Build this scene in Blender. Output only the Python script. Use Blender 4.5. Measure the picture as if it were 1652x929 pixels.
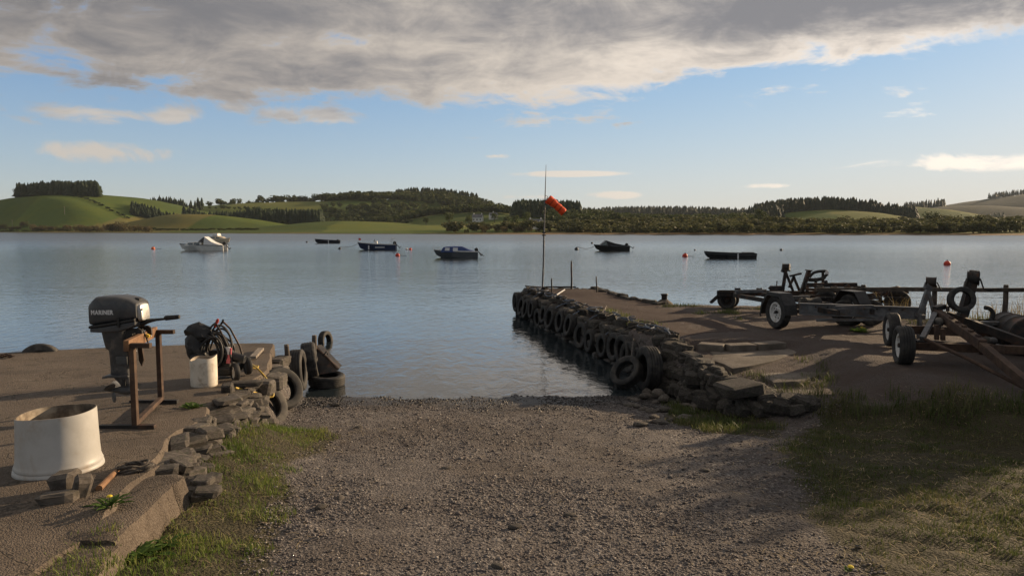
import bpy, bmesh, math, random
import numpy as np
from mathutils import Vector, Matrix, Quaternion
R = math.radians
random.seed(7); RNG = np.random.default_rng(11)
for o in list(bpy.data.objects): bpy.data.objects.remove(o)
SC = bpy.context.scene
COL = SC.collection
# ------------------------------------------------------------------ camera
CAMZ, PITCH, F = 2.6, R(4.7), 1150.0
cam = bpy.data.cameras.new('camera'); cam.sensor_width = 36; cam.lens = F/1652*36
cam.clip_start = .05; cam.clip_end = 20000
camo = bpy.data.objects.new('camera', cam); COL.objects.link(camo)
camo.location = (0, 0, CAMZ); camo.rotation_euler = (R(90)-PITCH, 0, 0)
SC.camera = camo
# ------------------------------------------------------------------ sky, sun, exposure
SUN_AZ, SUN_EL = R(55), R(14)
SDIR = Vector((math.sin(SUN_AZ)*math.cos(SUN_EL), math.cos(SUN_AZ)*math.cos(SUN_EL), math.sin(SUN_EL)))
SKY_STRENGTH, SUN_STRENGTH, EXPOSURE = .10, 5.0, 0.44
SC.view_settings.view_transform = 'Standard'; SC.view_settings.look = 'None'
SC.view_settings.exposure = EXPOSURE; SC.view_settings.gamma = 1
SC.view_settings.use_curve_mapping = False
sl = bpy.data.lights.new('sun', 'SUN'); sl.energy = SUN_STRENGTH; sl.angle = R(.6); sl.color = (1, .74, .47)
so = bpy.data.objects.new('sun', sl); COL.objects.link(so); so.location = SDIR*60
so.rotation_euler = (-SDIR).to_track_quat('-Z', 'Y').to_euler()

class NT:
    """tiny helper round a node tree"""
    def __init__(s, nt): s.t = nt
    def n(s, kind, **kw):
        x = s.t.nodes.new(kind)
        for k, v in kw.items(): setattr(x, k, v)
        return x
    def set(s, sock, v):
        if isinstance(v, bpy.types.NodeSocket): s.t.links.new(v, sock)
        elif v is not None: sock.default_value = v
    def m(s, op, a, b=None, c=None, clamp=False):
        x = s.n('ShaderNodeMath', operation=op, use_clamp=clamp)
        s.set(x.inputs[0], a); s.set(x.inputs[1], b); s.set(x.inputs[2], c)
        return x.outputs[0]
    def ss(s, v, a, b, lo=0., hi=1.):
        x = s.n('ShaderNodeMapRange', interpolation_type='SMOOTHSTEP')
        s.set(x.inputs[0], v); s.set(x.inputs[1], a); s.set(x.inputs[2], b); s.set(x.inputs[3], lo); s.set(x.inputs[4], hi)
        return x.outputs[0]
    def vm(s, op, a, b=None, out=0):
        x = s.n('ShaderNodeVectorMath', operation=op)
        s.set(x.inputs[0], a); s.set(x.inputs[1], b)
        return x.outputs[out]
    def mix(s, f, a, b, mode='MIX'):
        x = s.n('ShaderNodeMix', data_type='RGBA', blend_type=mode)
        s.set(x.inputs[0], f); s.set(x.inputs[6], c4(a)); s.set(x.inputs[7], c4(b))
        return x.outputs[2]
    def noise(s, vec, scale, detail=5., rough=.55, dist=0.):
        x = s.n('ShaderNodeTexNoise'); s.set(x.inputs['Vector'], vec)
        x.inputs['Scale'].default_value = scale; x.inputs['Detail'].default_value = detail
        x.inputs['Roughness'].default_value = rough; x.inputs['Distortion'].default_value = dist
        return x.outputs[0]
    def ramp(s, f, cols, pos=None):
        x = s.n('ShaderNodeValToRGB'); e = x.color_ramp.elements
        while len(e) < len(cols): e.new(.5)
        for i, c in enumerate(cols):
            e[i].position = pos[i] if pos else i/(len(cols)-1); e[i].color = c4(c)
        s.set(x.inputs[0], f); return x.outputs[0]
def c4(c):
    if isinstance(c, (tuple, list)) and len(c) == 3: return (c[0], c[1], c[2], 1)
    return c

def build_world():
    w = bpy.data.worlds.new('World'); SC.world = w; w.use_nodes = True
    w.node_tree.nodes.clear(); k = NT(w.node_tree)
    sky = k.n('ShaderNodeTexSky', sky_type='NISHITA'); sky.sun_disc = False
    sky.sun_elevation = SUN_EL; sky.sun_rotation = SUN_AZ
    sky.air_density = 1.15; sky.dust_density = .25; sky.ozone_density = 1.6; sky.altitude = 100
    d = k.n('ShaderNodeTexCoord').outputs['Generated']
    sp = k.n('ShaderNodeSeparateXYZ'); k.set(sp.inputs[0], d); x, y, z = sp.outputs
    zz = k.m('ADD', k.m('MAXIMUM', z, .0), .06)
    cb = k.n('ShaderNodeCombineXYZ'); k.set(cb.inputs[0], k.m('DIVIDE', x, zz)); k.set(cb.inputs[1], k.m('DIVIDE', y, zz))
    p = cb.outputs[0]
    n1 = k.m('ADD', k.m('MULTIPLY', k.noise(k.vm('ADD', p, (4.3, 1.7, 0)), .85, 9, .6, .5), .72), k.m('MULTIPLY', k.noise(k.vm('ADD', p, (2.3, 8.7, 4)), 2.9, 7, .62, .6), .28))
    n2 = k.noise(k.vm('ADD', p, (9.3, 5.1, 2)), .32, 3, .5)
    # edge of the cloud deck: an elevation that rises a little towards the sun
    e0 = k.m('ADD', .164, k.m('MULTIPLY', k.m('MAXIMUM', x, 0), .055))
    bias = k.m('MULTIPLY', k.m('SUBTRACT', z, e0), 3.2)
    bias = k.m('MINIMUM', k.m('MAXIMUM', bias, -.5), .20)
    n3 = k.noise(k.vm('MULTIPLY', d, (1, 1, 2.2)), 9, 9, .64, .6)
    val = k.m('ADD', k.m('ADD', n1, bias), k.m('MULTIPLY', k.m('SUBTRACT', n3, .5), .58))
    # single small clouds under the deck: (direction px, size px, weight)
    isl = None
    for (px, py, wx, wy, a) in [(505, 183, 110, 26, .34), (285, 182, 75, 26, .28), (150, 183, 110, 22, .24), (372, 172, 50, 20, .28),
                                (165, 246, 150, 24, .22), (915, 281, 120, 7, .26), (985, 315, 60, 9, .30), (850, 318, 60, 6, .22),
                                (1545, 262, 230, 22, .26), (1250, 300, 120, 6, .18), (800, 252, 40, 6, .22), (60, 90, 260, 45, .2)]:
        c = Vector(((px-826)/F, math.cos(PITCH)+(464.5-py)/F*math.sin(PITCH), -math.sin(PITCH)+(464.5-py)/F*math.cos(PITCH)))
        g = 1/c.length; c.normalize()
        q = k.vm('SUBTRACT', d, tuple(c))
        sx = F/(wx*g); sy = F/(wy*g)
        ln = k.vm('LENGTH', k.vm('MULTIPLY', q, (sx, sx, sy)), None, 1)
        b = k.m('MULTIPLY', k.m('SUBTRACT', 1., ln, clamp=True), a*1.9)
        isl = b if isl is None else k.m('MAXIMUM', isl, b)
    ival = k.m('ADD', isl, k.m('MULTIPLY', k.m('SUBTRACT', n3, .5), 1.7))
    icov = k.m('MULTIPLY', k.ss(ival, .10, .42), k.ss(isl, .02, .2))
    cov = k.ss(val, .455, .60)
    cover = k.m('MULTIPLY', k.m('MAXIMUM', cov, k.m('MULTIPLY', icov, .85)), k.ss(z, .0, .03))
    tv = k.m('ADD', k.m('ADD', k.m('MULTIPLY', n1, .55), k.m('ADD', k.m('MULTIPLY', n2, .8), k.m('MULTIPLY', k.m('SUBTRACT', n3, .5), .34))), k.m('MINIMUM', k.m('MULTIPLY', k.m('SUBTRACT', z, e0), 2.6), .24))
    thick = k.ss(tv, .61, .915)
    sd = k.m('MAXIMUM', k.vm('DOT_PRODUCT', d, tuple(SDIR), 1), 0.)
    glow = k.m('ADD', .62, k.m('MULTIPLY', k.m('POWER', sd, 3.), .75))
    lit = k.mix(1., (7.6, 6.7, 5.75), k.comb(glow), 'MULTIPLY')
    dark = k.mix(1., (1.85, 1.84, 1.96), k.comb(k.m('ADD', .74, k.m('MULTIPLY', sd, .35))), 'MULTIPLY')
    cc = k.mix(thick, lit, dark)
    # tone curve per channel: softens the glare round the sun, cools the sky
    sc = k.n('ShaderNodeSeparateColor'); k.set(sc.inputs[0], sky.outputs[0]); ac = k.n('ShaderNodeCombineColor')
    for i, (ga, gb) in enumerate(((.80, .062), (1.13, .10), (2.12, .215))):
        k.set(ac.inputs[i], k.m('DIVIDE', k.m('MULTIPLY', sc.outputs[i], ga), k.m('ADD', 1., k.m('MULTIPLY', sc.outputs[i], gb))))
    air = ac.outputs[0]
    # pale evening haze low over the horizon, warmer towards the sun
    low = k.m('POWER', k.m('SUBTRACT', 1., k.m('DIVIDE', k.m('ABSOLUTE', z), .30), clamp=True), 2.)
    air = k.mix(k.m('MULTIPLY', low, k.m('ADD', .28, k.m('MULTIPLY', k.m('POWER', sd, 2.), .62))), air, (5.75, 5.45, 4.95))
    out = k.mix(cover, air, cc)
    bg = k.n('ShaderNodeBackground'); k.set(bg.inputs[0], out); bg.inputs[1].default_value = SKY_STRENGTH
    o = k.n('ShaderNodeOutputWorld'); k.set(o.inputs[0], bg.outputs[0])
NT.comb = lambda s, v: (lambda c: ([s.set(c.inputs[i], v) for i in range(3)], c.outputs[0])[1])(s.n('ShaderNodeCombineXYZ'))
build_world()

# ------------------------------------------------------------------ rays of the photograph's camera, used to survey where things stand
CP, SP = math.cos(PITCH), math.sin(PITCH)
def ray(px, py):
    u, v = (px-826)/F, (464.5-py)/F
    return Vector((u, CP+v*SP, -SP+v*CP))
def G(px, py, a=0., b=0.):
    """ground point under a pixel, on the plane z = a + b*y"""
    d = ray(px, py); t = (a-CAMZ)/(d.z-b*d.y)
    return Vector((0, 0, CAMZ))+d*t
def D(px, py, Y):
    d = ray(px, py); return Vector((0, 0, CAMZ))+d*(Y/d.y)
QA, QB = 1.06, -.03                       # left quay: z = QA + QB*y
def zq(y): return QA+QB*y
def GQ(px, py): return G(px, py, QA, QB)
PZ = .70                                  # right hard standing
def GP(px, py): return G(px, py, PZ)

# ------------------------------------------------------------------ numpy noise
def _hash(ix, iy, s):
    h = (ix.astype(np.int64)*374761393+iy.astype(np.int64)*668265263+s*974711) & 0x7fffffff
    h = ((h ^ (h >> 13))*1274126177) & 0x7fffffff
    return ((h ^ (h >> 16)) & 0xffff)/65535.
def vnoise(x, y, s=0):
    x = np.asarray(x, float); y = np.asarray(y, float)
    ix = np.floor(x); iy = np.floor(y); fx = x-ix; fy = y-iy
    fx = fx*fx*(3-2*fx); fy = fy*fy*(3-2*fy)
    a = _hash(ix, iy, s); b = _hash(ix+1, iy, s); c = _hash(ix, iy+1, s); d = _hash(ix+1, iy+1, s)
    return (a*(1-fx)+b*fx)*(1-fy)+(c*(1-fx)+d*fx)*fy
def fbm(x, y, o=4, s=0):
    r = 0; a = .5; t = 0
    for i in range(o):
        r = r+a*vnoise(np.asarray(x)*2**i+i*17.3, np.asarray(y)*2**i-i*9.1, s+i); t += a; a *= .5
    return r/t
def sstep(a, b, v):
    t = np.clip((v-a)/(b-a), 0, 1); return t*t*(3-2*t)
def psd(poly, x, y):
    """signed distance to polygon, inside positive"""
    x = np.asarray(x, float); y = np.asarray(y, float)
    d = np.full(x.shape, 1e9); ins = np.zeros(x.shape, bool); n = len(poly)
    for i in range(n):
        ax, ay = poly[i]; bx, by = poly[(i+1) % n]
        ex, ey = bx-ax, by-ay; wx, wy = x-ax, y-ay
        t = np.clip((wx*ex+wy*ey)/(ex*ex+ey*ey), 0, 1)
        d = np.minimum(d, (wx-ex*t)**2+(wy-ey*t)**2)
        c = ((ay > y) != (by > y)) & (x < (bx-ax)*(y-ay)/((by-ay) if by != ay else 1e-9)+ax)
        ins ^= c
    return np.sqrt(d)*np.where(ins, 1, -1)

# ------------------------------------------------------------------ materials
MATS = {}
def new_mat(name):
    m = bpy.data.materials.new(name); m.use_nodes = True; m.node_tree.nodes.clear()
    k = NT(m.node_tree); MATS[name] = m
    k.out = k.n('ShaderNodeOutputMaterial'); return m, k
def princ(k, col, rough=.7, metal=0., normal=None, spec=.4):
    p = k.n('ShaderNodeBsdfPrincipled')
    k.set(p.inputs['Base Color'], c4(col)); k.set(p.inputs['Roughness'], rough); k.set(p.inputs['Metallic'], metal)
    p.inputs['Specular IOR Level'].default_value = spec
    if normal is not None: k.set(p.inputs['Normal'], normal)
    return p
def bump(k, h, strength, dist, normal=None):
    b = k.n('ShaderNodeBump'); b.inputs['Strength'].default_value = strength; b.inputs['Distance'].default_value = dist
    k.set(b.inputs['Height'], h)
    if normal is not None: k.set(b.inputs['Normal'], normal)
    return b.outputs[0]
def pmat(name, cols, scale=6, rough=.7, metal=0., bmp=.3, bscale=70, bdist=.004, rnd=.25, spec=.4, pos=None, stain=None, sscale=3):
    """weathered surface: noise-ramped colour, optional stains, fine relief, a little change from object to object"""
    m, k = new_mat(name)
    v = k.n('ShaderNodeTexCoord').outputs['Object']
    oi = k.n('ShaderNodeObjectInfo').outputs['Random']
    v2 = k.vm('ADD', v, k.comb(k.m('MULTIPLY', oi, 17.)))
    n = k.noise(v2, scale, 7, .62)
    c = k.ramp(k.ss(n, .28, .72), cols, pos)
    if stain:
        c = k.mix(k.ss(k.noise(v2, sscale, 6, .65, .4), .5, .68), c, stain)
    if rnd:
        c = k.mix(1., c, k.comb(k.m('ADD', 1-rnd*.5, k.m('MULTIPLY', oi, rnd))), 'MULTIPLY')
    nr = bump(k, k.noise(v2, bscale, 4, .6), bmp, bdist) if bmp else None
    r = k.m('ADD', rough-.08, k.m('MULTIPLY', n, .16), clamp=True)
    p = princ(k, c, r, metal, nr, spec); k.set(k.out.inputs[0], p.outputs[0]); return m
def leafmat(name, cols, trans=.3, scale=.6, rough=.6, isl=.5, spec=.2):
    m, k = new_mat(name)
    v = k.n('ShaderNodeTexCoord').outputs['Object']; g = k.n('ShaderNodeNewGeometry')
    oi = k.n('ShaderNodeObjectInfo').outputs['Random']
    n = k.noise(k.vm('ADD', v, k.comb(k.m('MULTIPLY', oi, 31.))), scale, 4, .6)
    f = k.m('ADD', k.m('MULTIPLY', k.ss(n, .3, .7), 1-isl), k.m('MULTIPLY', g.outputs['Random Per Island'], isl))
    c = k.ramp(f, cols)
    c = k.mix(1., c, k.comb(k.m('ADD', .8, k.m('MULTIPLY', oi, .4))), 'MULTIPLY')
    p = princ(k, c, rough, 0, None, spec); t = k.n('ShaderNodeBsdfTranslucent'); k.set(t.inputs[0], c)
    mx = k.n('ShaderNodeMixShader'); mx.inputs[0].default_value = trans
    k.set(mx.inputs[1], p.outputs[0]); k.set(mx.inputs[2], t.outputs[0]); k.set(k.out.inputs[0], mx.outputs[0]); return m

# ------------------------------------------------------------------ mesh helpers
ROOT = {}
class MB:
    def __init__(s): s.v = []; s.f = []
    def add(s, vs, fs):
        b = len(s.v); s.v += [tuple(x) for x in vs]; s.f += [tuple(b+i for i in q) for q in fs]; return s
    def box(s, c, d, rot=None, taper=1.):
        c = Vector(c); vs = []
        for z in (-.5, .5):
            t = taper if z > 0 else 1.
            for x, y in ((-.5, -.5), (.5, -.5), (.5, .5), (-.5, .5)):
                q = Vector((x*d[0]*t, y*d[1]*t, z*d[2])); vs.append(c+(rot @ q if rot else q))
        return s.add(vs, [(3, 2, 1, 0), (4, 5, 6, 7), (0, 1, 5, 4), (1, 2, 6, 5), (2, 3, 7, 6), (3, 0, 4, 7)])
    def beam(s, p0, p1, w, h, up=(0, 0, 1)):
        p0 = Vector(p0); p1 = Vector(p1); x = (p1-p0); L = x.length; x.normalize()
        y = Vector(up).cross(x)
        if y.length < 1e-4: y = Vector((0, 1, 0)).cross(x)
        y.normalize(); z = x.cross(y)
        return s.box((p0+p1)/2, (L, w, h), Matrix((x, y, z)).transposed())
    def ring(s, c, ax, r, n, ph=0.):
        q = Vector(ax).normalized().to_track_quat('Z', 'Y')
        return [Vector(c)+q @ Vector((r*math.cos(ph+2*math.pi*i/n), r*math.sin(ph+2*math.pi*i/n), 0)) for i in range(n)]
    def loft(s, rings, caps=True, closed=False):
        n = len(rings[0]); vs = [p for r in rings for p in r]; fs = []
        m = len(rings)
        for j in range(m if closed else m-1):
            a = j*n; b = ((j+1) % m)*n
            for i in range(n): fs.append((a+i, a+(i+1) % n, b+(i+1) % n, b+i))
        if caps and not closed: fs.append(tuple(range(n-1, -1, -1))); fs.append(tuple((m-1)*n+i for i in range(n)))
        return s.add(vs, fs)
    def cyl(s, p0, p1, r0, r1=None, n=12, caps=True):
        p0 = Vector(p0); p1 = Vector(p1); r1 = r0 if r1 is None else r1
        return s.loft([s.ring(p0, p1-p0, r0, n), s.ring(p1, p1-p0, r1, n)], caps)
    def tube(s, pts, r, n=8, closed=False):
        pts = [Vector(p) for p in pts]; m = len(pts); rings = []; up = None
        for i in range(m):
            a = pts[(i-1) % m] if (closed or i) else pts[i]; b = pts[(i+1) % m] if (closed or i < m-1) else pts[i]
            t = (b-a).normalized()
            if up is None:
                up = Vector((0, 0, 1)) if abs(t.z) < .9 else Vector((1, 0, 0))
            x = up.cross(t)
            if x.length < 1e-5: x = Vector((1, 0, 0)).cross(t)
            x.normalize(); up = t.cross(x); rr = r[i] if isinstance(r, (list, tuple)) else r
            rings.append([pts[i]+(x*math.cos(2*math.pi*k/n)+up*math.sin(2*math.pi*k/n))*rr for k in range(n)])
        return s.loft(rings, not closed, closed)
    def lathe(s, prof, n, M=None, closed=False, wob=None):
        rings = []
        for i in range(n):
            a = 2*math.pi*i/n; ring = []
            for (r, z) in prof:
                rr = r*(1+(wob(a, z) if wob else 0)); q = Vector((rr*math.cos(a), rr*math.sin(a), z)); ring.append(M @ q if M else q)
            rings.append(ring)
        m = len(prof); vs = [p for r in rings for p in r]; fs = []
        for i in range(n):
            a = i*m; b = ((i+1) % n)*m
            for j in range(m if closed else m-1):
                j2 = (j+1) % m; fs.append((a+j, b+j, b+j2, a+j2))
        return s.add(vs, fs)
    def prism(s, poly, y0, y1):
        """polygon in XZ pushed along Y"""
        n = len(poly); vs = [(x, y0, z) for x, z in poly]+[(x, y1, z) for x, z in poly]
        fs = [tuple(range(n)), tuple(range(2*n-1, n-1, -1))]+[((i+1) % n, i, n+i, n+(i+1) % n) for i in range(n)]
        return s.add(vs, fs)
    def xf(s, M): s.v = [tuple(M @ Vector(p)) for p in s.v]; return s
    def mesh(s, name, mat, smooth=35, fix=True):
        me = bpy.data.meshes.new(name); me.from_pydata(s.v, [], s.f)
        if fix:
            bm = bmesh.new(); bm.from_mesh(me); bmesh.ops.recalc_face_normals(bm, faces=bm.faces); bm.to_mesh(me); bm.free()
        if mat: me.materials.append(mat if not isinstance(mat, str) else MATS[mat])
        if smooth:
            me.polygons.foreach_set('use_smooth', [True]*len(me.polygons)); me.set_sharp_from_angle(angle=R(smooth))
        me.update(); return me
    def build(s, name, mat, parent=None, smooth=35, bevel=0, world=False, fix=True):
        if world and parent is not None:
            s.xf(ROOT[parent].inverted())
        o = link(name, s.mesh(name, mat, smooth, fix), parent)
        if bevel:
            b = o.modifiers.new('bevel', 'BEVEL'); b.width = bevel; b.segments = 2; b.limit_method = 'ANGLE'; b.angle_limit = R(40)
        return o
def link(name, me, parent=None):
    o = bpy.data.objects.new(name, me); COL.objects.link(o)
    if parent is not None: o.parent = parent; ROOT[o] = ROOT.get(parent, Matrix())
    else: ROOT[o] = Matrix()
    return o
def tag(o, label=None, cat=None, group=None, kind=None):
    if label: o['label'] = label
    if cat: o['category'] = cat
    if group: o['group'] = group
    if kind: o['kind'] = kind
    return o
def thing(name, label, cat, loc=(0, 0, 0), rotz=0., group=None, rot=None):
    o = bpy.data.objects.new(name, None); COL.objects.link(o); o.empty_display_size = .2
    o.location = loc; o.rotation_euler = rot if rot else (0, 0, rotz)
    ROOT[o] = Matrix.Translation(Vector(loc)) @ o.rotation_euler.to_matrix().to_4x4()
    return tag(o, label, cat, group)
def copy_tree(o, parent=None):
    c = o.copy(); COL.objects.link(c)
    if parent is not None: c.parent = parent
    for ch in list(o.children): copy_tree(ch, c)
    return c
def np_mesh(name, V, F, mat, smooth=False):
    V = np.asarray(V, np.float32); F = np.asarray(F, np.int32); me = bpy.data.meshes.new(name); n = F.shape[1]
    me.vertices.add(len(V)); me.vertices.foreach_set('co', V.ravel())
    me.loops.add(F.size); me.loops.foreach_set('vertex_index', F.ravel())
    me.polygons.add(len(F)); me.polygons.foreach_set('loop_start', np.arange(0, F.size, n, dtype=np.int32))
    if smooth: me.polygons.foreach_set('use_smooth', np.ones(len(F), bool))
    me.materials.append(MATS[mat]); me.update(calc_edges=True); me.validate(); return me
def scatter(V, F, pos, scl, rotz, tilt=None):
    """join many turned and scaled copies of one small mesh into one vertex/face array"""
    V = np.asarray(V, float); F = np.asarray(F); n = len(pos); scl = np.asarray(scl)
    if scl.ndim == 1: scl = np.stack([scl]*3, 1)
    P = V[None]*scl[:, None]
    if tilt is not None:
        c, s = np.cos(tilt)[:, None], np.sin(tilt)[:, None]
        P = np.stack([P[..., 0], P[..., 1]*c-P[..., 2]*s, P[..., 1]*s+P[..., 2]*c], -1)
    c, s = np.cos(rotz)[:, None], np.sin(rotz)[:, None]
    P = np.stack([P[..., 0]*c-P[..., 1]*s, P[..., 0]*s+P[..., 1]*c, P[..., 2]], -1)+np.asarray(pos)[:, None]
    return P.reshape(-1, 3), (F[None]+(np.arange(n)*len(V))[:, None, None]).reshape(-1, F.shape[1])
# ================================================================== palette
pmat('stone', [(.05, .043, .038), (.095, .082, .071), (.15, .132, .115)], 7, .85, bmp=.6, bscale=45, bdist=.012, rnd=.6, stain=(.055, .058, .036), sscale=6)
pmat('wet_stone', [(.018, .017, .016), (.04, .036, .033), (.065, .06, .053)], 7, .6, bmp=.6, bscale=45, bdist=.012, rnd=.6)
pmat('rubber', [(.012, .012, .013), (.024, .024, .024), (.05, .047, .044)], 9, .72, bmp=.25, bscale=120, bdist=.002, rnd=.5, stain=(.06, .054, .046), sscale=5)
pmat('shaded_wall_stone', [(.028, .025, .023), (.055, .049, .044), (.095, .085, .076)], 9, .88, bmp=.8, bscale=38, bdist=.016, rnd=.8, stain=(.04, .044, .026), sscale=7)  # dark stone, darkened further for the shade on rubble wall and jetty side
pmat('rubber_dusty', [(.05, .047, .044), (.10, .092, .082), (.16, .145, .125)], 8, .8, bmp=.25, bscale=120, bdist=.002, rnd=.4)
pmat('black_plastic', [(.012, .012, .013), (.02, .02, .021), (.035, .035, .034)], 9, .5, bmp=.1, rnd=0)
pmat('black_steel', [(.012, .012, .013), (.024, .023, .023), (.055, .04, .032)], 7, .6, .2, bmp=.25, bscale=60, rnd=.2, stain=(.10, .05, .03), sscale=4)
pmat('rust', [(.042, .027, .02), (.075, .046, .032), (.12, .078, .053)], 8, .85, .1, bmp=.5, bscale=90, bdist=.003, rnd=.2, stain=(.06, .04, .034), sscale=5)
pmat('galvanised', [(.075, .08, .088), (.12, .125, .133), (.18, .185, .19)], 9, .55, .45, bmp=.2, bscale=50, rnd=.15, stain=(.12, .095, .075), sscale=6)
pmat('wheel_white', [(.5, .5, .49), (.66, .66, .65), (.74, .74, .72)], 8, .45, .0, bmp=.1, rnd=0, stain=(.36, .31, .26), sscale=9)
pmat('cowl', [(.050, .053, .058), (.066, .069, .074), (.085, .088, .092)], 5, .38, .1, bmp=.05, rnd=0, stain=(.10, .095, .088), sscale=7)
pmat('engine_leg', [(.052, .055, .06), (.075, .078, .082), (.10, .10, .10)], 7, .5, .15, bmp=.15, rnd=0, stain=(.16, .15, .14), sscale=10)
pmat('alloy', [(.30, .30, .30), (.42, .42, .41), (.5, .5, .49)], 9, .42, .7, bmp=.15, rnd=0)
pmat('decal_white', [(.66, .66, .66), (.74, .74, .74)], 9, .5, bmp=0, rnd=0)
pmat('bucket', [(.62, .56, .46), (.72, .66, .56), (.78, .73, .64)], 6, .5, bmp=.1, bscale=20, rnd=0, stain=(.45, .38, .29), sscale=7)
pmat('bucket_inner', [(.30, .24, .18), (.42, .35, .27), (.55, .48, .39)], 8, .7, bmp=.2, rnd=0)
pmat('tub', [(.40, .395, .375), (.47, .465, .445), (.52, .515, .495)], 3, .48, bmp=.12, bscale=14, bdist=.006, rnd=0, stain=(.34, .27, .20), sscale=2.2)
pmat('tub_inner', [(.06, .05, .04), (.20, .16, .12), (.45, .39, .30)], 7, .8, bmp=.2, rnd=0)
pmat('wood_grey', [(.12, .10, .085), (.20, .17, .14), (.29, .25, .21)], 9, .85, bmp=.4, bscale=60, rnd=.3)
pmat('wood_dark', [(.035, .03, .026), (.07, .058, .048), (.11, .09, .075)], 9, .85, bmp=.4, bscale=60, rnd=.3)
pmat('wood_handle', [(.12, .06, .03), (.20, .105, .05), (.26, .145, .075)], 9, .7, bmp=.2, bscale=80, rnd=0)
pmat('rope_dark', [(.03, .028, .026), (.07, .062, .055), (.12, .11, .095)], 20, .9, bmp=.6, bscale=160, rnd=.3)
pmat('rope_blue', [(.07, .09, .13), (.13, .16, .21), (.22, .24, .27)], 20, .9, bmp=.6, bscale=160, rnd=.4)
pmat('hose_yellow', [(.45, .30, .05), (.58, .41, .09), (.62, .48, .18)], 9, .5, bmp=.1, rnd=0)
pmat('sock_orange', [(.62, .045, .008), (.80, .075, .012), (.86, .11, .02)], 5, .7, bmp=.2, bscale=30, rnd=0)
pmat('seam_dark', [(.22, .03, .012), (.30, .045, .016)], 5, .8, bmp=0, rnd=0)
pmat('concrete', [(.085, .072, .06), (.14, .12, .10), (.20, .175, .148)], 3, .9, bmp=.8, bscale=55, bdist=.010, rnd=.25, stain=(.08, .07, .055), sscale=1.2)
pmat('red_plastic', [(.28, .03, .02), (.40, .05, .035)], 9, .5, bmp=.1, rnd=0)
pmat('pink_label', [(.55, .10, .13), (.62, .16, .18)], 9, .5, bmp=0, rnd=0)
pmat('yellow_paint', [(.5, .33, .03), (.62, .43, .06)], 9, .6, bmp=.1, rnd=0)
pmat('hull_white', [(.66, .66, .63), (.74, .74, .71)], 2, .35, bmp=0, rnd=.1, stain=(.55, .52, .45), sscale=1.5)
pmat('hull_cream', [(.60, .50, .36), (.70, .60, .45)], 2, .4, bmp=0, rnd=.1)
pmat('hull_blue', [(.018, .03, .07), (.028, .045, .10)], 2, .35, bmp=0, rnd=.1)
pmat('hull_navy', [(.012, .016, .028), (.022, .028, .042)], 2, .4, bmp=0, rnd=.1)
pmat('hull_black', [(.010, .011, .013), (.020, .021, .022)], 2, .45, bmp=0, rnd=.1)
pmat('hull_grey', [(.06, .07, .08), (.10, .11, .12)], 2, .45, bmp=0, rnd=.1)
pmat('canvas_blue', [(.03, .055, .16), (.05, .085, .22)], 3, .8, bmp=.2, bscale=12, rnd=.1)
pmat('canvas_black', [(.010, .011, .014), (.02, .021, .025)], 3, .8, bmp=.2, bscale=12, rnd=.1)
pmat('canvas_white', [(.62, .62, .62), (.72, .72, .71)], 3, .7, bmp=.2, bscale=12, rnd=.1)
pmat('boat_glass', [(.02, .025, .03), (.03, .035, .04)], 3, .06, bmp=0, rnd=0, spec=.8)
pmat('buoy_red', [(.50, .035, .02), (.62, .06, .03)], 3, .5, bmp=0, rnd=.2)
pmat('buoy_orange', [(.62, .14, .06), (.70, .20, .09)], 3, .5, bmp=0, rnd=.2)
pmat('buoy_dark', [(.02, .02, .022), (.04, .04, .042)], 3, .5, bmp=0, rnd=.2)
pmat('render_white', [(.62, .60, .57), (.72, .70, .67)], .6, .8, bmp=0, rnd=.1)
pmat('slate', [(.10, .10, .11), (.15, .15, .155)], .6, .7, bmp=0, rnd=.1)
pmat('roof_red', [(.26, .12, .085), (.33, .16, .11)], .6, .8, bmp=0, rnd=.1)
pmat('window_dark', [(.03, .035, .04), (.04, .045, .05)], 1, .2, bmp=0, rnd=0)
pmat('bark', [(.05, .04, .032), (.09, .075, .06)], 2, .9, bmp=.3, bscale=6, bdist=.03, rnd=.2)
pmat('petal', [(.62, .46, .02), (.70, .55, .04)], 30, .7, bmp=0, rnd=0)
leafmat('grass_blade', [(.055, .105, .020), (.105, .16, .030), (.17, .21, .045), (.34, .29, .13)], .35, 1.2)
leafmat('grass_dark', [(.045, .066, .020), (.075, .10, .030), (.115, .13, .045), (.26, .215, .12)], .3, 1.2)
leafmat('straw', [(.30, .22, .11), (.46, .36, .20), (.56, .47, .30)], .25, 3)
leafmat('reed', [(.20, .16, .07), (.30, .24, .12), (.40, .33, .18)], .3, 1)
leafmat('weed_leaf', [(.05, .10, .02), (.085, .15, .03), (.12, .19, .045)], .35, 3)
leafmat('conifer', [(.012, .022, .012), (.024, .040, .018), (.040, .055, .024)], .12, .05, .7)
leafmat('broadleaf', [(.035, .050, .018), (.065, .085, .026), (.11, .12, .035)], .3, .12, .7)
leafmat('willow', [(.055, .062, .026), (.095, .10, .040), (.14, .135, .055)], .3, .25, .7)
leafmat('scrub', [(.085, .065, .035), (.12, .095, .045), (.15, .135, .055)], .25, .25, .7)
leafmat('hawthorn', [(.03, .055, .016), (.05, .085, .022), (.08, .115, .03)], .25, .8, .7)

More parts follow.
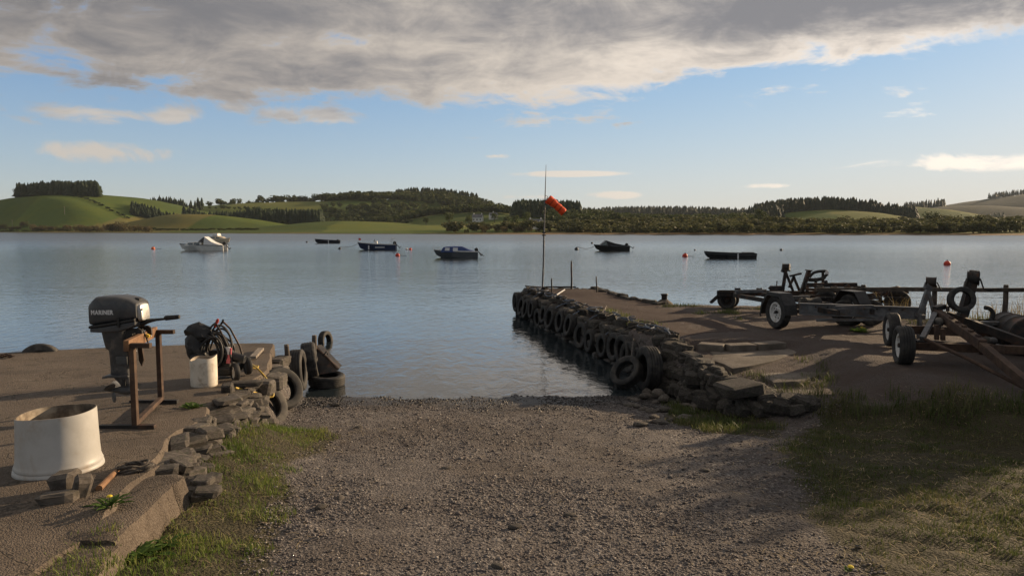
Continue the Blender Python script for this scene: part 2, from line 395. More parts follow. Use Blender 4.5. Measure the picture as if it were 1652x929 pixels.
def ground_mat():
    m, k = new_mat('ground')
    v = k.n('ShaderNodeTexCoord').outputs['Object']
    at = k.n('ShaderNodeAttribute', attribute_name='soil').outputs['Color']
    sp = k.n('ShaderNodeSeparateColor'); k.set(sp.inputs[0], at); gr, wet, hard = sp.outputs
    vo = k.n('ShaderNodeTexVoronoi'); k.set(vo.inputs['Vector'], v); vo.inputs['Scale'].default_value = 46
    vo.inputs['Randomness'].default_value = 1
    vs = k.n('ShaderNodeSeparateColor'); k.set(vs.inputs[0], vo.outputs['Color'])
    cell = vs.outputs[0]
    gcol = k.ramp(cell, [(.036, .033, .034), (.13, .118, .114), (.19, .172, .164), (.08, .069, .067), (.36, .33, .30)])
    vo2 = k.n('ShaderNodeTexVoronoi'); k.set(vo2.inputs['Vector'], v); vo2.inputs['Scale'].default_value = 120
    vs2 = k.n('ShaderNodeSeparateColor'); k.set(vs2.inputs[0], vo2.outputs['Color'])
    fine = k.ramp(vs2.outputs[1], [(.055, .05, .049), (.13, .116, .11), (.23, .206, .192)])
    gcol = k.mix(k.ss(k.noise(v, 5, 5, .6), .4, .62), gcol, fine)
    big = k.noise(v, .8, 5, .6)
    gcol = k.mix(k.m('MULTIPLY', k.ss(big, .44, .62), .7), gcol, (.10, .084, .073))
    tar = k.mix(k.ss(k.noise(v, 1.7, 7, .65), .35, .68), k.mix(.5, fine, (.068, .047, .040)), (.09, .068, .058))
    col = k.mix(hard, gcol, tar)
    soil = k.ramp(k.noise(v, 9, 6, .65), [(.035, .03, .018), (.06, .052, .028), (.07, .075, .032)])
    gm = k.ss(k.m('ADD', gr, k.m('MULTIPLY', k.m('SUBTRACT', k.noise(v, 7, 6, .7), .5), .8)), .35, .62)
    col = k.mix(gm, col, soil)
    wcol = k.mix(1., col, (.34, .32, .31), 'MULTIPLY')
    col = k.mix(wet, col, wcol)
    h = k.m('ADD', k.m('MULTIPLY', vo.outputs['Distance'], -.9), k.m('MULTIPLY', k.noise(v, 30, 5, .65), .9))
    h = k.m('ADD', h, k.m('MULTIPLY', vo2.outputs['Distance'], -.35))
    nr = bump(k, h, 1., .022)
    p = princ(k, col, k.m('SUBTRACT', .92, k.m('MULTIPLY', wet, .5)), 0, nr, .3); k.set(k.out.inputs[0], p.outputs[0])
ground_mat()
def quay_mat():
    m, k = new_mat('quay_concrete')
    v = k.n('ShaderNodeTexCoord').outputs['Object']
    vo2 = k.n('ShaderNodeTexVoronoi'); k.set(vo2.inputs['Vector'], v); vo2.inputs['Scale'].default_value = 95
    vs2 = k.n('ShaderNodeSeparateColor'); k.set(vs2.inputs[0], vo2.outputs['Color'])
    c = k.ramp(vs2.outputs[0], [(.085, .067, .052), (.125, .10, .078), (.165, .135, .107), (.105, .084, .065)])
    c = k.mix(k.m('MULTIPLY', k.ss(k.noise(v, .9, 6, .62, .5), .45, .66), .6), c, (.07, .056, .044))
    c = k.mix(k.m('MULTIPLY', k.ss(k.noise(v, 4.5, 6, .7), .56, .72), .55), c, (.20, .17, .14))
    wv = k.noise(k.vm('MULTIPLY', v, (.8, .55, 1)), 1.1, 6, .62, .6)
    crack = k.ss(k.m('ABSOLUTE', k.m('SUBTRACT', wv, .5)), .0, .010)
    c = k.mix(k.m('MULTIPLY', k.m('SUBTRACT', 1., crack), .75), c, (.035, .03, .022))
    h = k.m('ADD', k.m('MULTIPLY', vo2.outputs['Distance'], -.7), k.m('MULTIPLY', k.noise(v, 26, 6, .7), 1.))
    h = k.m('ADD', h, k.m('MULTIPLY', crack, .5))
    p = princ(k, c, .9, 0, bump(k, h, .75, .012), .3); k.set(k.out.inputs[0], p.outputs[0])
quay_mat()
def water_mat():
    m, k = new_mat('water')
    v = k.n('ShaderNodeTexCoord').outputs['Object']
    a = k.noise(k.vm('MULTIPLY', v, (1.5, .8, 1)), 2.4, 4, .55, .5)
    b = k.noise(k.vm('MULTIPLY', v, (.8, 1.4, 1)), 7.5, 3, .55, .4)
    c = k.noise(k.vm('MULTIPLY', v, (.5, 1, 1)), .55, 2, .5)
    gust = k.ss(k.noise(k.vm('MULTIPLY', v, (.5, 1, 1)), .022, 4, .6), .34, .7, .55, 1.15)
    sp = k.n('ShaderNodeSeparateXYZ'); k.set(sp.inputs[0], v)
    calm = k.m('MULTIPLY', k.ss(sp.outputs[1], 11., 40., .45, 1.), k.ss(sp.outputs[1], 60., 220., 1., .7))
    h = k.m('ADD', k.m('MULTIPLY', a, .042), k.m('ADD', k.m('MULTIPLY', b, .008), k.m('MULTIPLY', c, .03)))
    h = k.m('MULTIPLY', h, k.m('MULTIPLY', gust, calm))
    nr = bump(k, h, 1., 1.)
    p = princ(k, (.022, .030, .035), k.m('ADD', k.ss(sp.outputs[1], 12., 60., .03, .06), k.ss(sp.outputs[1], 30., 200., 0., .24)), 0, nr, 1.); p.inputs['IOR'].default_value = 1.5
    k.set(k.out.inputs[0], p.outputs[0])
water_mat()
def hills_mat():
    m, k = new_mat('hills')
    v = k.n('ShaderNodeTexCoord').outputs['Object']
    at = k.n('ShaderNodeAttribute', attribute_name='field').outputs['Color']
    n = k.noise(v, .035, 7, .65)
    c = k.mix(k.ss(n, .4, .7), at, k.mix(1., at, (1.25, 1.08, .85), 'MULTIPLY'))
    c = k.mix(k.m('MULTIPLY', k.ss(k.noise(v, .25, 5, .7), .45, .7), .35), c, k.mix(1., c, (.6, .62, .6), 'MULTIPLY'))
    p = princ(k, c, .95, 0, bump(k, k.noise(v, .7, 5, .7), .6, .6), .1); k.set(k.out.inputs[0], p.outputs[0])
hills_mat()

# ================================================================== near ground
JW = [(2.55, 12.6), (.42, 22.4)]                      # jetty, waterside top edge
PLAT = [(2.2, 13.2), (2.55, 11.75), (3.05, 10.3), (3.35, 9.45), (4.2, 9.0), (5.0, 8.0), (6.0, 7.0), (7.2, 5.2), (8.2, 2.0), (40, -2), (40, 14.4), (11, 14.9), (8.2, 15.3), (7.0, 17.7), (3.8, 18.1), (3.2, 16.5)]
LEFTP = [(-3.3, 9.5), (-3.4, 10.6), (-8, 10.3), (-40, 9.5), (-40, -5), (-2.6, -5), (-2.6, 6)]
GRASS_R = [(2.75, 7.0), (3.3, 8.0), (4.1, 9.0), (5.0, 8.35), (6.2, 7.3), (9, 6.9), (9, -2), (1.75, 2.0), (1.9, 3.6), (2.1, 4.9), (2.45, 5.9)]
GRASS_L = [(-2.75, 8.2), (-2.0, 7.95), (-1.95, 7.2), (-2.15, 6.2), (-1.75, 5.4), (-1.6, 4.6), (-1.45, 3.9), (-1.2, 3.2), (-1.1, 2.0), (-2.2, 2.0), (-2.4, 4.2), (-2.7, 6.4)]
GRASS_W = [(2.35, 10.1), (3.05, 9.3), (3.3, 8.5), (2.9, 7.75), (2.3, 8.1), (1.95, 8.9)]
def zramp(y): return np.interp(y, [-400, -60, -5, 0, 3.6, 7, 10.9, 14, 20, 40], [14, 4.0, 1.25, .98, .73, .37, 0, -.3, -1.3, -1.6])
def ground_z(x, y, rough=True):
    x = np.asarray(x, float); y = np.asarray(y, float)
    z = zramp(y)
    n = fbm(x*.9, y*.9, 3, 3)-.5
    sd = psd(PLAT, x, y)
    w = np.interp(y, [5, 8, 9.2, 9.8, 30], [1.5, 1.0, .6, .28, .25])
    far = sstep(13.6, 14.6, y)*sstep(7.5, 9, x); w = w+far*1.6
    m = sstep(0, 1, np.clip((sd+w+n*.5*w)/w, 0, 1))
    zp = PZ+(fbm(x*.5, y*.5, 3, 8)-.5)*.05-sstep(5.3, 4.5, x)*(.13*sstep(12.1, 11.9, y)+.14*sstep(11.2, 9.3, y))
    z = np.maximum(z, z+(zp-z)*m)
    ml = sstep(-.3, .1, psd(LEFTP, x, y)); z = np.maximum(z, z+(np.minimum(.6, zq(y)-.12)-z)*ml)
    qe = np.interp(y, [2.2, 3.3, 4.1, 4.75, 5.6, 6.4, 7.4, 9.2], [-2.02, -2.12, -2.33, -2.36, -2.55, -2.70, -2.82, -3.08])
    bk = sstep(.85, .0, x-qe)*sstep(8.4, 6.8, y)*sstep(-.9, -.3, x-qe)
    z = z+np.maximum(0, zq(y)-.17-z)*bk*.85
    if rough:
        mg = np.maximum(sstep(-.2, .3, psd(GRASS_R, x, y)), np.maximum(sstep(-.15, .2, psd(GRASS_L, x, y)), sstep(-.15, .2, psd(GRASS_W, x, y))))
        z = z+(fbm(x*.7, y*.7, 3, 21)-.5)*.07*(1-m*.6)+(fbm(x*5, y*5, 4, 5)-.5)*(.035+.035*mg)*(1-m*.4)+(vnoise(x*21, y*21, 9)-.5)*.012
    return z
def build_ground():
    xs = np.concatenate([-np.geomspace(600, 9, 26), np.arange(-8.6, -3.6, .25), np.arange(-3.6, 8.6, .05), np.arange(8.6, 14, .25), np.geomspace(14, 600, 26)])
    ys = np.concatenate([-np.geomspace(400, 3, 18), np.arange(-2.5, 2.4, .25), np.arange(2.4, 11.6, .05), np.arange(11.6, 19.4, .12), np.geomspace(20, 60, 8)])
    X, Y = np.meshgrid(xs, ys); Z = ground_z(X, Y); nx, ny = len(xs), len(ys)
    i = np.arange(nx*ny).reshape(ny, nx)
    Fq = np.stack([i[:-1, :-1], i[:-1, 1:], i[1:, 1:], i[1:, :-1]], -1).reshape(-1, 4)
    V = np.stack([X, Y, Z], -1).reshape(-1, 3)
    me = np_mesh('ground', V, Fq, 'ground', True)
    x, y, z = V.T
    g = np.maximum(sstep(-.35, .35, psd(GRASS_R, x, y)), np.maximum(sstep(-.3, .2, psd(GRASS_L, x, y)), sstep(-.25, .2, psd(GRASS_W, x, y))))
    g = np.maximum(g, sstep(14.2, 15.2, y)*sstep(7.6, 8.6, x))
    wet = sstep(.15, .05, z+(fbm(x*2, y*2, 3, 2)-.5)*.09)
    hard = sstep(-.25, .3, psd(PLAT, x, y))*sstep(7.5, 8.3, y+.25*x-1)
    a = me.color_attributes.new('soil', 'FLOAT_COLOR', 'POINT')
    a.data.foreach_set('color', np.stack([g, wet, hard, np.ones_like(g)], -1).astype(np.float32).ravel())
    tag(link('ground', me), kind='structure')
build_ground()
def lake():
    xs = np.concatenate([-np.geomspace(2600, 12, 14), np.linspace(-10, 14, 9), np.geomspace(16, 2600, 14)]); ys = np.concatenate([np.linspace(9, 40, 6), np.geomspace(60, 1500, 12)])
    X, Y = np.meshgrid(xs, ys); i = np.arange(X.size).reshape(X.shape)
    Fq = np.stack([i[:-1, :-1], i[:-1, 1:], i[1:, 1:], i[1:, :-1]], -1).reshape(-1, 4)
    me = np_mesh('lake_water', np.stack([X, Y, 0*X], -1).reshape(-1, 3), Fq, 'water', True)
    tag(link('lake_water', me), kind='structure')
lake()

# ================================================================== far shore and hills
def yshore(x): return np.interp(x, [-2000, -700, -480, -300, -180, -90, 0, 140, 260, 420, 2600], [1100, 720, 640, 520, 440, 395, 372, 345, 300, 270, 265])
BUMPS = [  # px, D, ground-crest py, rx, ry, turn
    (95, 760, 311, 170, 210, 0), (-140, 820, 318, 200, 240, 0), (215, 800, 321, 120, 150, 10),
    (305, 600, 340, 105, 75, 12), (430, 1000, 324, 260, 200, 0), (610, 1050, 320, 220, 260, 0), (715, 1100, 321, 170, 240, 0),
    (560, 560, 354, 90, 110, -15), (880, 700, 346, 120, 170, 0), (770, 800, 337, 120, 160, 0), (1060, 1500, 341, 420, 380, 0),
    (1330, 900, 341, 150, 170, 0), (1440, 1100, 335, 150, 240, 0), (1560, 1700, 324, 330, 420, 0), (1700, 2300, 308, 620, 700, 0), (1900, 2100, 300, 700, 700, 0),
    (1620, 900, 347, 230, 200, 0), (200, 1600, 325, 700, 500, 0), (-500, 1500, 318, 700, 600, 0)]
BW = []
for (px, d, py, rx, ry, t) in BUMPS:
    q = D(px, py+(9 if px > 1500 else -1 if px > 1250 else 6), d); BW.append((q.x, d, max(q.z, 1.), rx, ry, R(t)))
def hill_z(x, y):
    x = np.asarray(x, float); y = np.asarray(y, float); s = y-yshore(x)
    acc = 0
    for (bx, by, h, rx, ry, t) in BW:
        dx, dy = x-bx, y-by; u = (dx*math.cos(t)+dy*math.sin(t))/rx; w = (-dx*math.sin(t)+dy*math.cos(t))/ry
        acc = acc+(h*np.clip(1-(u*u+w*w)*.75, 0, 1)**1.6)**4
    z = acc**.25*sstep(0, 90, s)
    base = np.interp(s, [-60, -4, 4, 60, 400, 2000], [-4, -.5, .35, 2.0, 9, 16])
    return np.maximum(base, z+base*.1)+(fbm(x*.012, y*.012, 4, 31)-.5)*5*sstep(20, 120, s)
FIELDS = [(.115, .145, .034), (.088, .128, .030), (.140, .158, .044), (.145, .140, .050), (.072, .105, .028), (.125, .155, .038)]
def build_hills():
    ta = np.linspace(-1.15, 1.15, 420); ys = np.concatenate([np.arange(225, 700, 7), np.geomspace(700, 5200, 110)])
    T, Y = np.meshgrid(ta, ys); X = T*Y; Z = hill_z(X, Y)
    i = np.arange(X.size).reshape(X.shape)
    Fq = np.stack([i[:-1, :-1], i[:-1, 1:], i[1:, 1:], i[1:, :-1]], -1).reshape(-1, 4)
    me = np_mesh('hills', np.stack([X, Y, Z], -1).reshape(-1, 3), Fq, 'hills', True)
    wx = X+60*(fbm(X*.006, Y*.006, 2, 41)-.5); wy = Y+90*(fbm(X*.006, Y*.006, 2, 43)-.5)
    idx = (_hash(np.floor(wx/120), np.floor(wy/150), 3)*len(FIELDS)).astype(int) % len(FIELDS)
    c = np.array(FIELDS)[idx]
    s = (Y-yshore(X))
    backlit_moor = (sstep(500, 700, X)*sstep(1000, 1300, Y))[..., None]; c = c*(1-backlit_moor)+np.array((.030, .040, .028))*backlit_moor  # far right hills: moor tone, with their backlit shade put into the colour
    reed = (sstep(26, 10, s+6*fbm(X*.05, Y*.05, 3, 7)-3)*sstep(-60, 10, X))[..., None]
    c = c*(1-reed)+np.array((.23, .165, .10))*reed
    mud = (sstep(7, 2, s))[..., None]*(1-reed); c = c*(1-mud)+np.array((.10, .085, .06))*mud
    a = me.color_attributes.new('field', 'FLOAT_COLOR', 'POINT')
    a.data.foreach_set('color', np.concatenate([c, np.ones(c.shape[:2]+(1,))], -1).astype(np.float32).ravel())
    tag(link('hills', me), kind='structure')
build_hills()

# ---- tree shapes
def conifer_np(seed, n=8, tiers=6):
    r = np.random.default_rng(seed); V = []; Fc = []
    for t in range(tiers):
        z0 = .06+.84*t/tiers; z1 = min(1., z0+.34); rad = .21*(1-t/tiers)**.8+.025; b = len(V); ph = r.uniform(0, 6)
        V.append((r.normal(0, .01), r.normal(0, .01), z1))
        for i in range(n):
            a = ph+2*math.pi*i/n; q = rad*r.uniform(.6, 1.25); V.append((q*math.cos(a), q*math.sin(a), z0+r.uniform(-.05, .03)))
        for i in range(n): Fc.append((b, b+1+i, b+1+(i+1) % n))
    return np.array(V), np.array(Fc)
def crown_np(seed, n=260, leaf=.10, lobes=7, flat=.75, lift=.5, wide=.34):
    """leaf-clump faces spread through several lobes; unit height"""
    r = np.random.default_rng(seed); C = []
    for i in range(lobes):
        a = r.uniform(0, 6.28); q = r.uniform(.2, 1)**.5*wide*.62
        C.append((q*math.cos(a), q*math.sin(a), lift+r.uniform(-.22, .26)*flat, r.uniform(.14, .26)))
    C.append((0, 0, lift+.05, .27)); C = np.array(C)
    k = r.integers(0, len(C), n); d = r.normal(size=(n, 3)); d /= np.linalg.norm(d, axis=1)[:, None]
    rad = C[k, 3]*r.uniform(.55, 1.06, n); P = C[k, :3]+d*rad[:, None]*np.array((1, 1, flat+.15))
    P[:, 2] = np.clip(P[:, 2], .04, 1)
    nrm = d+r.normal(0, .55, (n, 3)); nrm /= np.linalg.norm(nrm, axis=1)[:, None]
    t = np.cross(nrm, r.normal(size=(n, 3))); t /= np.linalg.norm(t, axis=1)[:, None]; b = np.cross(nrm, t)
    s = leaf*r.uniform(.5, 1.25, n)[:, None]
    V = np.stack([P+t*s*.5, P+b*s*.42, P-t*s*.5, P-b*s*.42], 1).reshape(-1, 3)
    return V, np.arange(n*4).reshape(n, 4)
CONS = [conifer_np(i) for i in range(4)]
DECI = [crown_np(20+i, 130, .17) for i in range(4)]
def px_x(px, d): return (px-826)/F*d
def place_wood(name, label, cat, mat, specs, hmin, hmax, protos, wfac=(.8, 1.25), seed=1, base=.0):
    """one far wood: many trees joined (a mass that cannot be counted)"""
    r = np.random.default_rng(seed); Vs = []; Fs = []; off = 0
    pts = []
    for (p0, p1, d0, d1, n) in specs:
        px = r.uniform(p0, p1, n); d = r.uniform(d0, d1, n); x = px_x(px, d); pts.append(np.stack([x, d, hill_z(x, d)-base], 1))
    P = np.concatenate(pts); k = r.integers(0, len(protos), len(P))
    for j, (V, Fc) in enumerate(protos):
        s = P[k == j]
        if not len(s): continue
        h = r.uniform(hmin, hmax, len(s)); w = h*r.uniform(*wfac, len(s))
        v, f = scatter(V, Fc, s, np.stack([w, w, h], 1), r.uniform(0, 6.28, len(s))); Vs.append(v); Fs.append(f+off); off += len(v)
    o = link(name, np_mesh(name, np.concatenate(Vs), np.concatenate(Fs), mat)); return tag(o, label, cat, None, 'stuff')
place_wood('conifer_wood', 'dark round conifer plantation crowning the grassy hilltop', 'wood', 'conifer', [(34, 164, 735, 800, 760)], 11, 16, CONS, (1.1, 1.7), seed=1)
place_wood('conifer_wood', 'small dark clump of tall trees on the hill shoulder right of the plantation', 'wood', 'conifer', [(250, 300, 860, 900, 110), (215, 330, 880, 940, 70)], 8, 15, CONS, seed=2)
place_wood('conifer_belt', 'long dark belt of conifers running behind the smooth green mound', 'wood', 'conifer', [(300, 420, 690, 740, 420), (400, 520, 650, 720, 420)], 10, 17, CONS, (1.0, 1.6), seed=3)
place_wood('conifer_belt', 'low end of the conifer belt dipping behind the mound under the hill shoulder', 'wood', 'conifer', [(215, 305, 690, 725, 240)], 5, 8, CONS, (1.2, 1.8), seed=33)
place_wood('hill_wood', 'mixed wood along the skyline ridge above the pastures', 'wood', 'broadleaf', [(340, 560, 1000, 1080, 120), (520, 640, 960, 1080, 130), (560, 830, 960, 1120, 620)], 8, 15, DECI, (.9, 1.4), seed=4)
place_wood('conifer_wood', 'dark conifer stand on the highest part of the wooded ridge', 'wood', 'conifer', [(640, 770, 1060, 1120, 330)], 12, 18, CONS, (1.0, 1.6), seed=5)
place_wood('broadleaf_wood', 'brown green wood covering the slope above the white houses', 'wood', 'broadleaf', [(600, 830, 740, 930, 560), (520, 640, 800, 900, 140)], 7, 12, DECI, (.9, 1.4), seed=6)
place_wood('conifer_wood', 'tall dark conifer wood behind the windsock', 'wood', 'conifer', [(828, 935, 640, 720, 420)], 12, 17, CONS, (1.0, 1.5), seed=7)
place_wood('broadleaf_wood', 'leafy wood sloping down beside the dark conifers to the reed bed', 'wood', 'broadleaf', [(880, 1010, 500, 660, 220), (940, 1230, 560, 800, 420)], 7, 12, DECI, (.9, 1.4), seed=8)
place_wood('conifer_wood', 'low far line of conifers on the horizon beyond the scrub', 'wood', 'conifer', [(940, 1230, 1420, 1560, 620)], 13, 20, CONS, (1.0, 1.6), seed=9)
place_wood('conifer_wood', 'broad dark conifer plantation standing on the grassy slope', 'wood', 'conifer', [(1215, 1475, 880, 960, 1100), (1205, 1260, 830, 900, 120)], 11, 18, CONS, (1.0, 1.6), seed=10)
place_wood('conifer_wood', 'hazy conifer wood on the flank of the far hill', 'wood', 'conifer', [(1500, 1615, 1250, 1400, 460)], 12, 18, CONS, (1., 1.6), seed=12)
place_wood('far_wood', 'faint thin wood on the distant skyline between two hills', 'wood', 'conifer', [(1455, 1520, 1700, 1800, 80), (1590, 1652, 2300, 2400, 60)], 14, 22, CONS, seed=13)
place_wood('scrub', 'brown green scrub along the far reedy shore', 'scrub', 'willow', [(720, 1000, 395, 440, 90), (940, 1660, 330, 420, 320), (980, 1652, 420, 560, 260)], 4, 8, DECI, (1.3, 2.0), seed=14)
place_wood('hedge', 'thin dark hedge crossing the pasture below the plantation', 'hedge', 'conifer', [(100+i*8, 108+i*8, 735-i*5, 737-i*5, 5) for i in range(14)], 1.6, 2.6, DECI, (1.6, 2.2), seed=15)
place_wood('hedge', 'long low dark hedge along the foot of the smooth mound', 'hedge', 'broadleaf', [(i*15, 15+i*15, 610-i*4.6, 613-i*4.6, 8) for i in range(28)], 1.4, 2.4, DECI, (1.6, 2.4), seed=16)
place_wood('hedge', 'scattered hedgerow trees dividing the fields under the ridge', 'hedge', 'broadleaf', [(440+i*14, 456+i*14, 640+i*4, 660+i*4, 5) for i in range(16)]+[(340+i*20, 360+i*20, 900-i*6, 910-i*6, 6) for i in range(12)], 3, 6, DECI, (1.0, 1.8), seed=17)

# ---- trees and bushes that can be told apart
def trunk_mesh(name, r=.03, n=7, seed=0, limbs=4, top=.55):
    rr = random.Random(seed); m = MB()
    m.tube([(0, 0, -.04), (.01, 0, .12), (rr.uniform(-.02, .02), .01, .3), (rr.uniform(-.03, .03), 0, top)], [r*1.25, r, r*.8, r*.35], n)
    for i in range(limbs):
        a = 6.28*i/limbs+rr.random(); q = rr.uniform(.14, .24); z = rr.uniform(.16, .34)
        m.tube([(0, 0, z), (q*.5*math.cos(a), q*.5*math.sin(a), z+.14), (q*math.cos(a), q*math.sin(a), z+.27)], [r*.6, r*.4, r*.15], 5)
    return m.mesh(name, 'bark')
TREE_P = {}
def tree_proto(key, mat, n, leaf, seeds, lobes, flat, lift, wide):
    TREE_P[key] = [(trunk_mesh('trunk', seed=s), np_mesh('crown', *crown_np(s, n, leaf, lobes, flat, lift, wide), mat)) for s in seeds]
tree_proto('willow', 'willow', 1000, .085, (51, 52, 53, 54), 12, .9, .36, .62)
tree_proto('scrub', 'scrub', 900, .085, (61, 62), 12, .9, .36, .62)
tree_proto('broad', 'broadleaf', 620, .075, (71, 72, 73), 8, .9, .6, .42)
def tree(name, key, i, loc, h, w, label, cat, group):
    t = thing(name, label, cat, loc, random.uniform(0, 6.28), group); t.scale = (w, w, h)
    tm, cm = TREE_P[key][i % len(TREE_P[key])]
    link('trunk', tm, t); link('crown', cm, t); return t
rr = random.Random(5)
def shore_row(p0, p1, step, s0, s1, hmin, hmax, key, name, label, cat, group, wf=(.9, 1.5)):
    px = p0; i = 0
    while px < p1:
        d = 300.
        for _ in range(6): d = float(yshore(px_x(px, d)))+rr.uniform(s0, s1)
        x = px_x(px, d); h = rr.uniform(hmin, hmax)
        tree(name, key, i+rr.randint(0, 3), (x, d, float(hill_z(x, d))-.15), h, h*rr.uniform(*wf), label, cat, group); px += step*rr.uniform(.6, 1.4); i += 1
shore_row(905, 1660, 15, 20, 34, 4.5, 8.0, 'willow', 'willow_bush', 'rounded olive willow bush behind the far reed bed', 'bush', 'willow bushes behind the reed bed')
shore_row(1010, 1640, 26, 40, 66, 8.0, 11.5, 'willow', 'willow_tree', 'taller olive willow standing behind the row of shore bushes', 'tree', 'taller willows of the far shore', (.8, 1.2))
shore_row(725, 900, 15, 14, 40, 2.5, 6.0, 'scrub', 'shore_bush', 'brownish shore bush below the white houses', 'bush', 'brown bushes below the houses')
shore_row(8, 245, 12, 10, 34, 4.5, 9.5, 'scrub', 'shore_bush', 'brown green bush on the far bank under the plantation hill', 'bush', 'bushes on the bank under the hill')
for i, (px, d, h, w) in enumerate([(600, 1000, 14, 11), (725, 560, 12, 10), (757, 600, 9, 8), (798, 600, 9, 7), (818, 520, 10, 8), (832, 500, 11, 8), (850, 540, 12, 9), (895, 520, 13, 10), (910, 480, 9, 9), (800, 880, 14, 13), (817, 880, 12, 12), (785, 900, 13, 13), (745, 800, 12, 10), (688, 620, 9, 8), (630, 700, 10, 9), (640, 560, 7, 6), (32, 740, 10, 7), (166, 745, 12, 8), (1225, 520, 13, 12), (1500, 470, 11, 12), (1180, 560, 12, 12)]):
    x = px_x(px, d); tree('broadleaf_tree', 'broad', i, (x, d, float(hill_z(x, d))-.2), h, w*1.2, 'single broadleaved tree standing on the far slopes, apart from the woods', 'tree', 'single trees on the far slopes')

# ---- houses
def house(px, d, w, dp, h, rot, roofm, label, chim=2, win=3):
    x = px_x(px, d); z = float(hill_z(x, d)); t = thing('house', label, 'house', (x, d, z-.3), R(rot))
    MB().box((0, 0, h/2), (w, dp, h)).build('wall', 'render_white', t)
    g = MB(); rp = dp*.42
    g.add([(-w/2, -dp/2, h), (-w/2, dp/2, h), (-w/2, 0, h+rp), (w/2, -dp/2, h), (w/2, dp/2, h), (w/2, 0, h+rp)], [(0, 1, 2), (3, 5, 4), (0, 3, 4, 1), (0, 2, 5, 3), (1, 4, 5, 2)]).build('gable', 'render_white', t)
    for s in (-1, 1):
        rf = MB().beam((0, s*(dp/2+.3), h-.15), (0, 0, h+rp+.12), w+.6, .16, (1, 0, 0)) if False else MB()
        y0, y1 = s*(dp/2+.35), 0
        rf.add([(-w/2-.3, y0, h-.18), (w/2+.3, y0, h-.18), (w/2+.3, y1, h+rp+.15), (-w/2-.3, y1, h+rp+.15), (-w/2-.3, y0, h), (w/2+.3, y0, h), (w/2+.3, y1, h+rp+.33), (-w/2-.3, y1, h+rp+.33)],
               [(0, 1, 2, 3), (4, 7, 6, 5), (0, 4, 5, 1), (1, 5, 6, 2), (2, 6, 7, 3), (3, 7, 4, 0)])
        ro = rf.build('roof', roofm, t)
    for i in range(chim):
        MB().box(((i-.5*(chim-1))*w*.8, 0, h+rp+.5), (.8, .7, 1.5)).build('chimney', 'render_white', ro)
    for i in range(win):
        wo = MB().box(((i-(win-1)/2)*w/win, -dp/2-.03, h*.55), (1.0, .1, 1.3)).build('window', 'window_dark', t)
        MB().box(((i-(win-1)/2)*w/win, -dp/2-.06, h*.55-.75), (1.3, .2, .14)).build('sill', 'render_white', wo)
    return t
house(864, 470, 9, 6, 4.2, 14, 'slate', 'white cottage with slate roof and tall chimneys beside the windsock pole')
house(871, 455, 5, 4.5, 2.6, 20, 'roof_red', 'low pale annexe with reddish roof in front of the white cottage', 1, 2)
house(771, 640, 9, 6, 4.6, -10, 'slate', 'white farmhouse among trees on the wooded slope', 2, 3)
house(796, 650, 7, 5.5, 4, 15, 'slate', 'small white house next to the pale flowering tree', 1, 2)
# ---- far poles
for px, d in ((23, 640), (108, 655)):
    x = px_x(px, d); t = thing('utility_pole', 'tall thin wooden utility pole in the pasture below the hill', 'pole', (x, d, float(hill_z(x, d))), 0, 'poles in the pasture')
    MB().cyl((0, 0, -.5), (0, 0, 7.5), .16, .11, 8).build('pole', 'wood_grey', t); MB().box((0, 0, 7.1), (1.6, .12, .12)).build('crossarm', 'wood_grey', t)
# ================================================================== stones
def stone_proto(seed, soft=.22):
    """chamfered, knocked-about block, unit size, 44 triangles"""
    r = random.Random(seed); bm = bmesh.new(); bmesh.ops.create_cube(bm, size=1.)
    for v in bm.verts: v.co += Vector((r.uniform(-.16, .16), r.uniform(-.16, .16), r.uniform(-.13, .13)))
    bmesh.ops.bevel(bm, geom=bm.edges[:]+bm.verts[:], offset=soft*r.uniform(.6, 1), segments=1, affect='EDGES', profile=.6)
    for v in bm.verts: v.co += Vector((r.uniform(-.03, .03), r.uniform(-.03, .03), r.uniform(-.03, .03)))
    bmesh.ops.triangulate(bm, faces=bm.faces)
    me = bpy.data.meshes.new('stone'); bm.to_mesh(me); bm.free(); return me
ST_DRY = []; ST_WET = []; ST_ROUND = []; ST_WALL = []
for s in range(10):
    me = stone_proto(s); me.materials.append(MATS['stone']); ST_DRY.append(me)
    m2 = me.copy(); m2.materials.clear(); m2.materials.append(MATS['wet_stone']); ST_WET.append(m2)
    m4 = me.copy(); m4.materials.clear(); m4.materials.append(MATS['shaded_wall_stone']); ST_WALL.append(m4)
    m3 = stone_proto(40+s, .36); m3.materials.append(MATS['stone']); m3.polygons.foreach_set('use_smooth', [True]*len(m3.polygons)); m3.set_sharp_from_angle(angle=R(50)); ST_ROUND.append(m3)
sr = random.Random(3)
def stone(parent, loc, size, rot=None, pool=ST_DRY, name='stone'):
    o = link(name, sr.choice(pool), parent)
    M = ROOT[parent].inverted() if parent is not None else Matrix()
    o.location = M @ Vector(loc); o.scale = size
    o.rotation_euler = rot if rot else (sr.uniform(-.15, .15), sr.uniform(-.15, .15), sr.uniform(0, 6.28)); return o

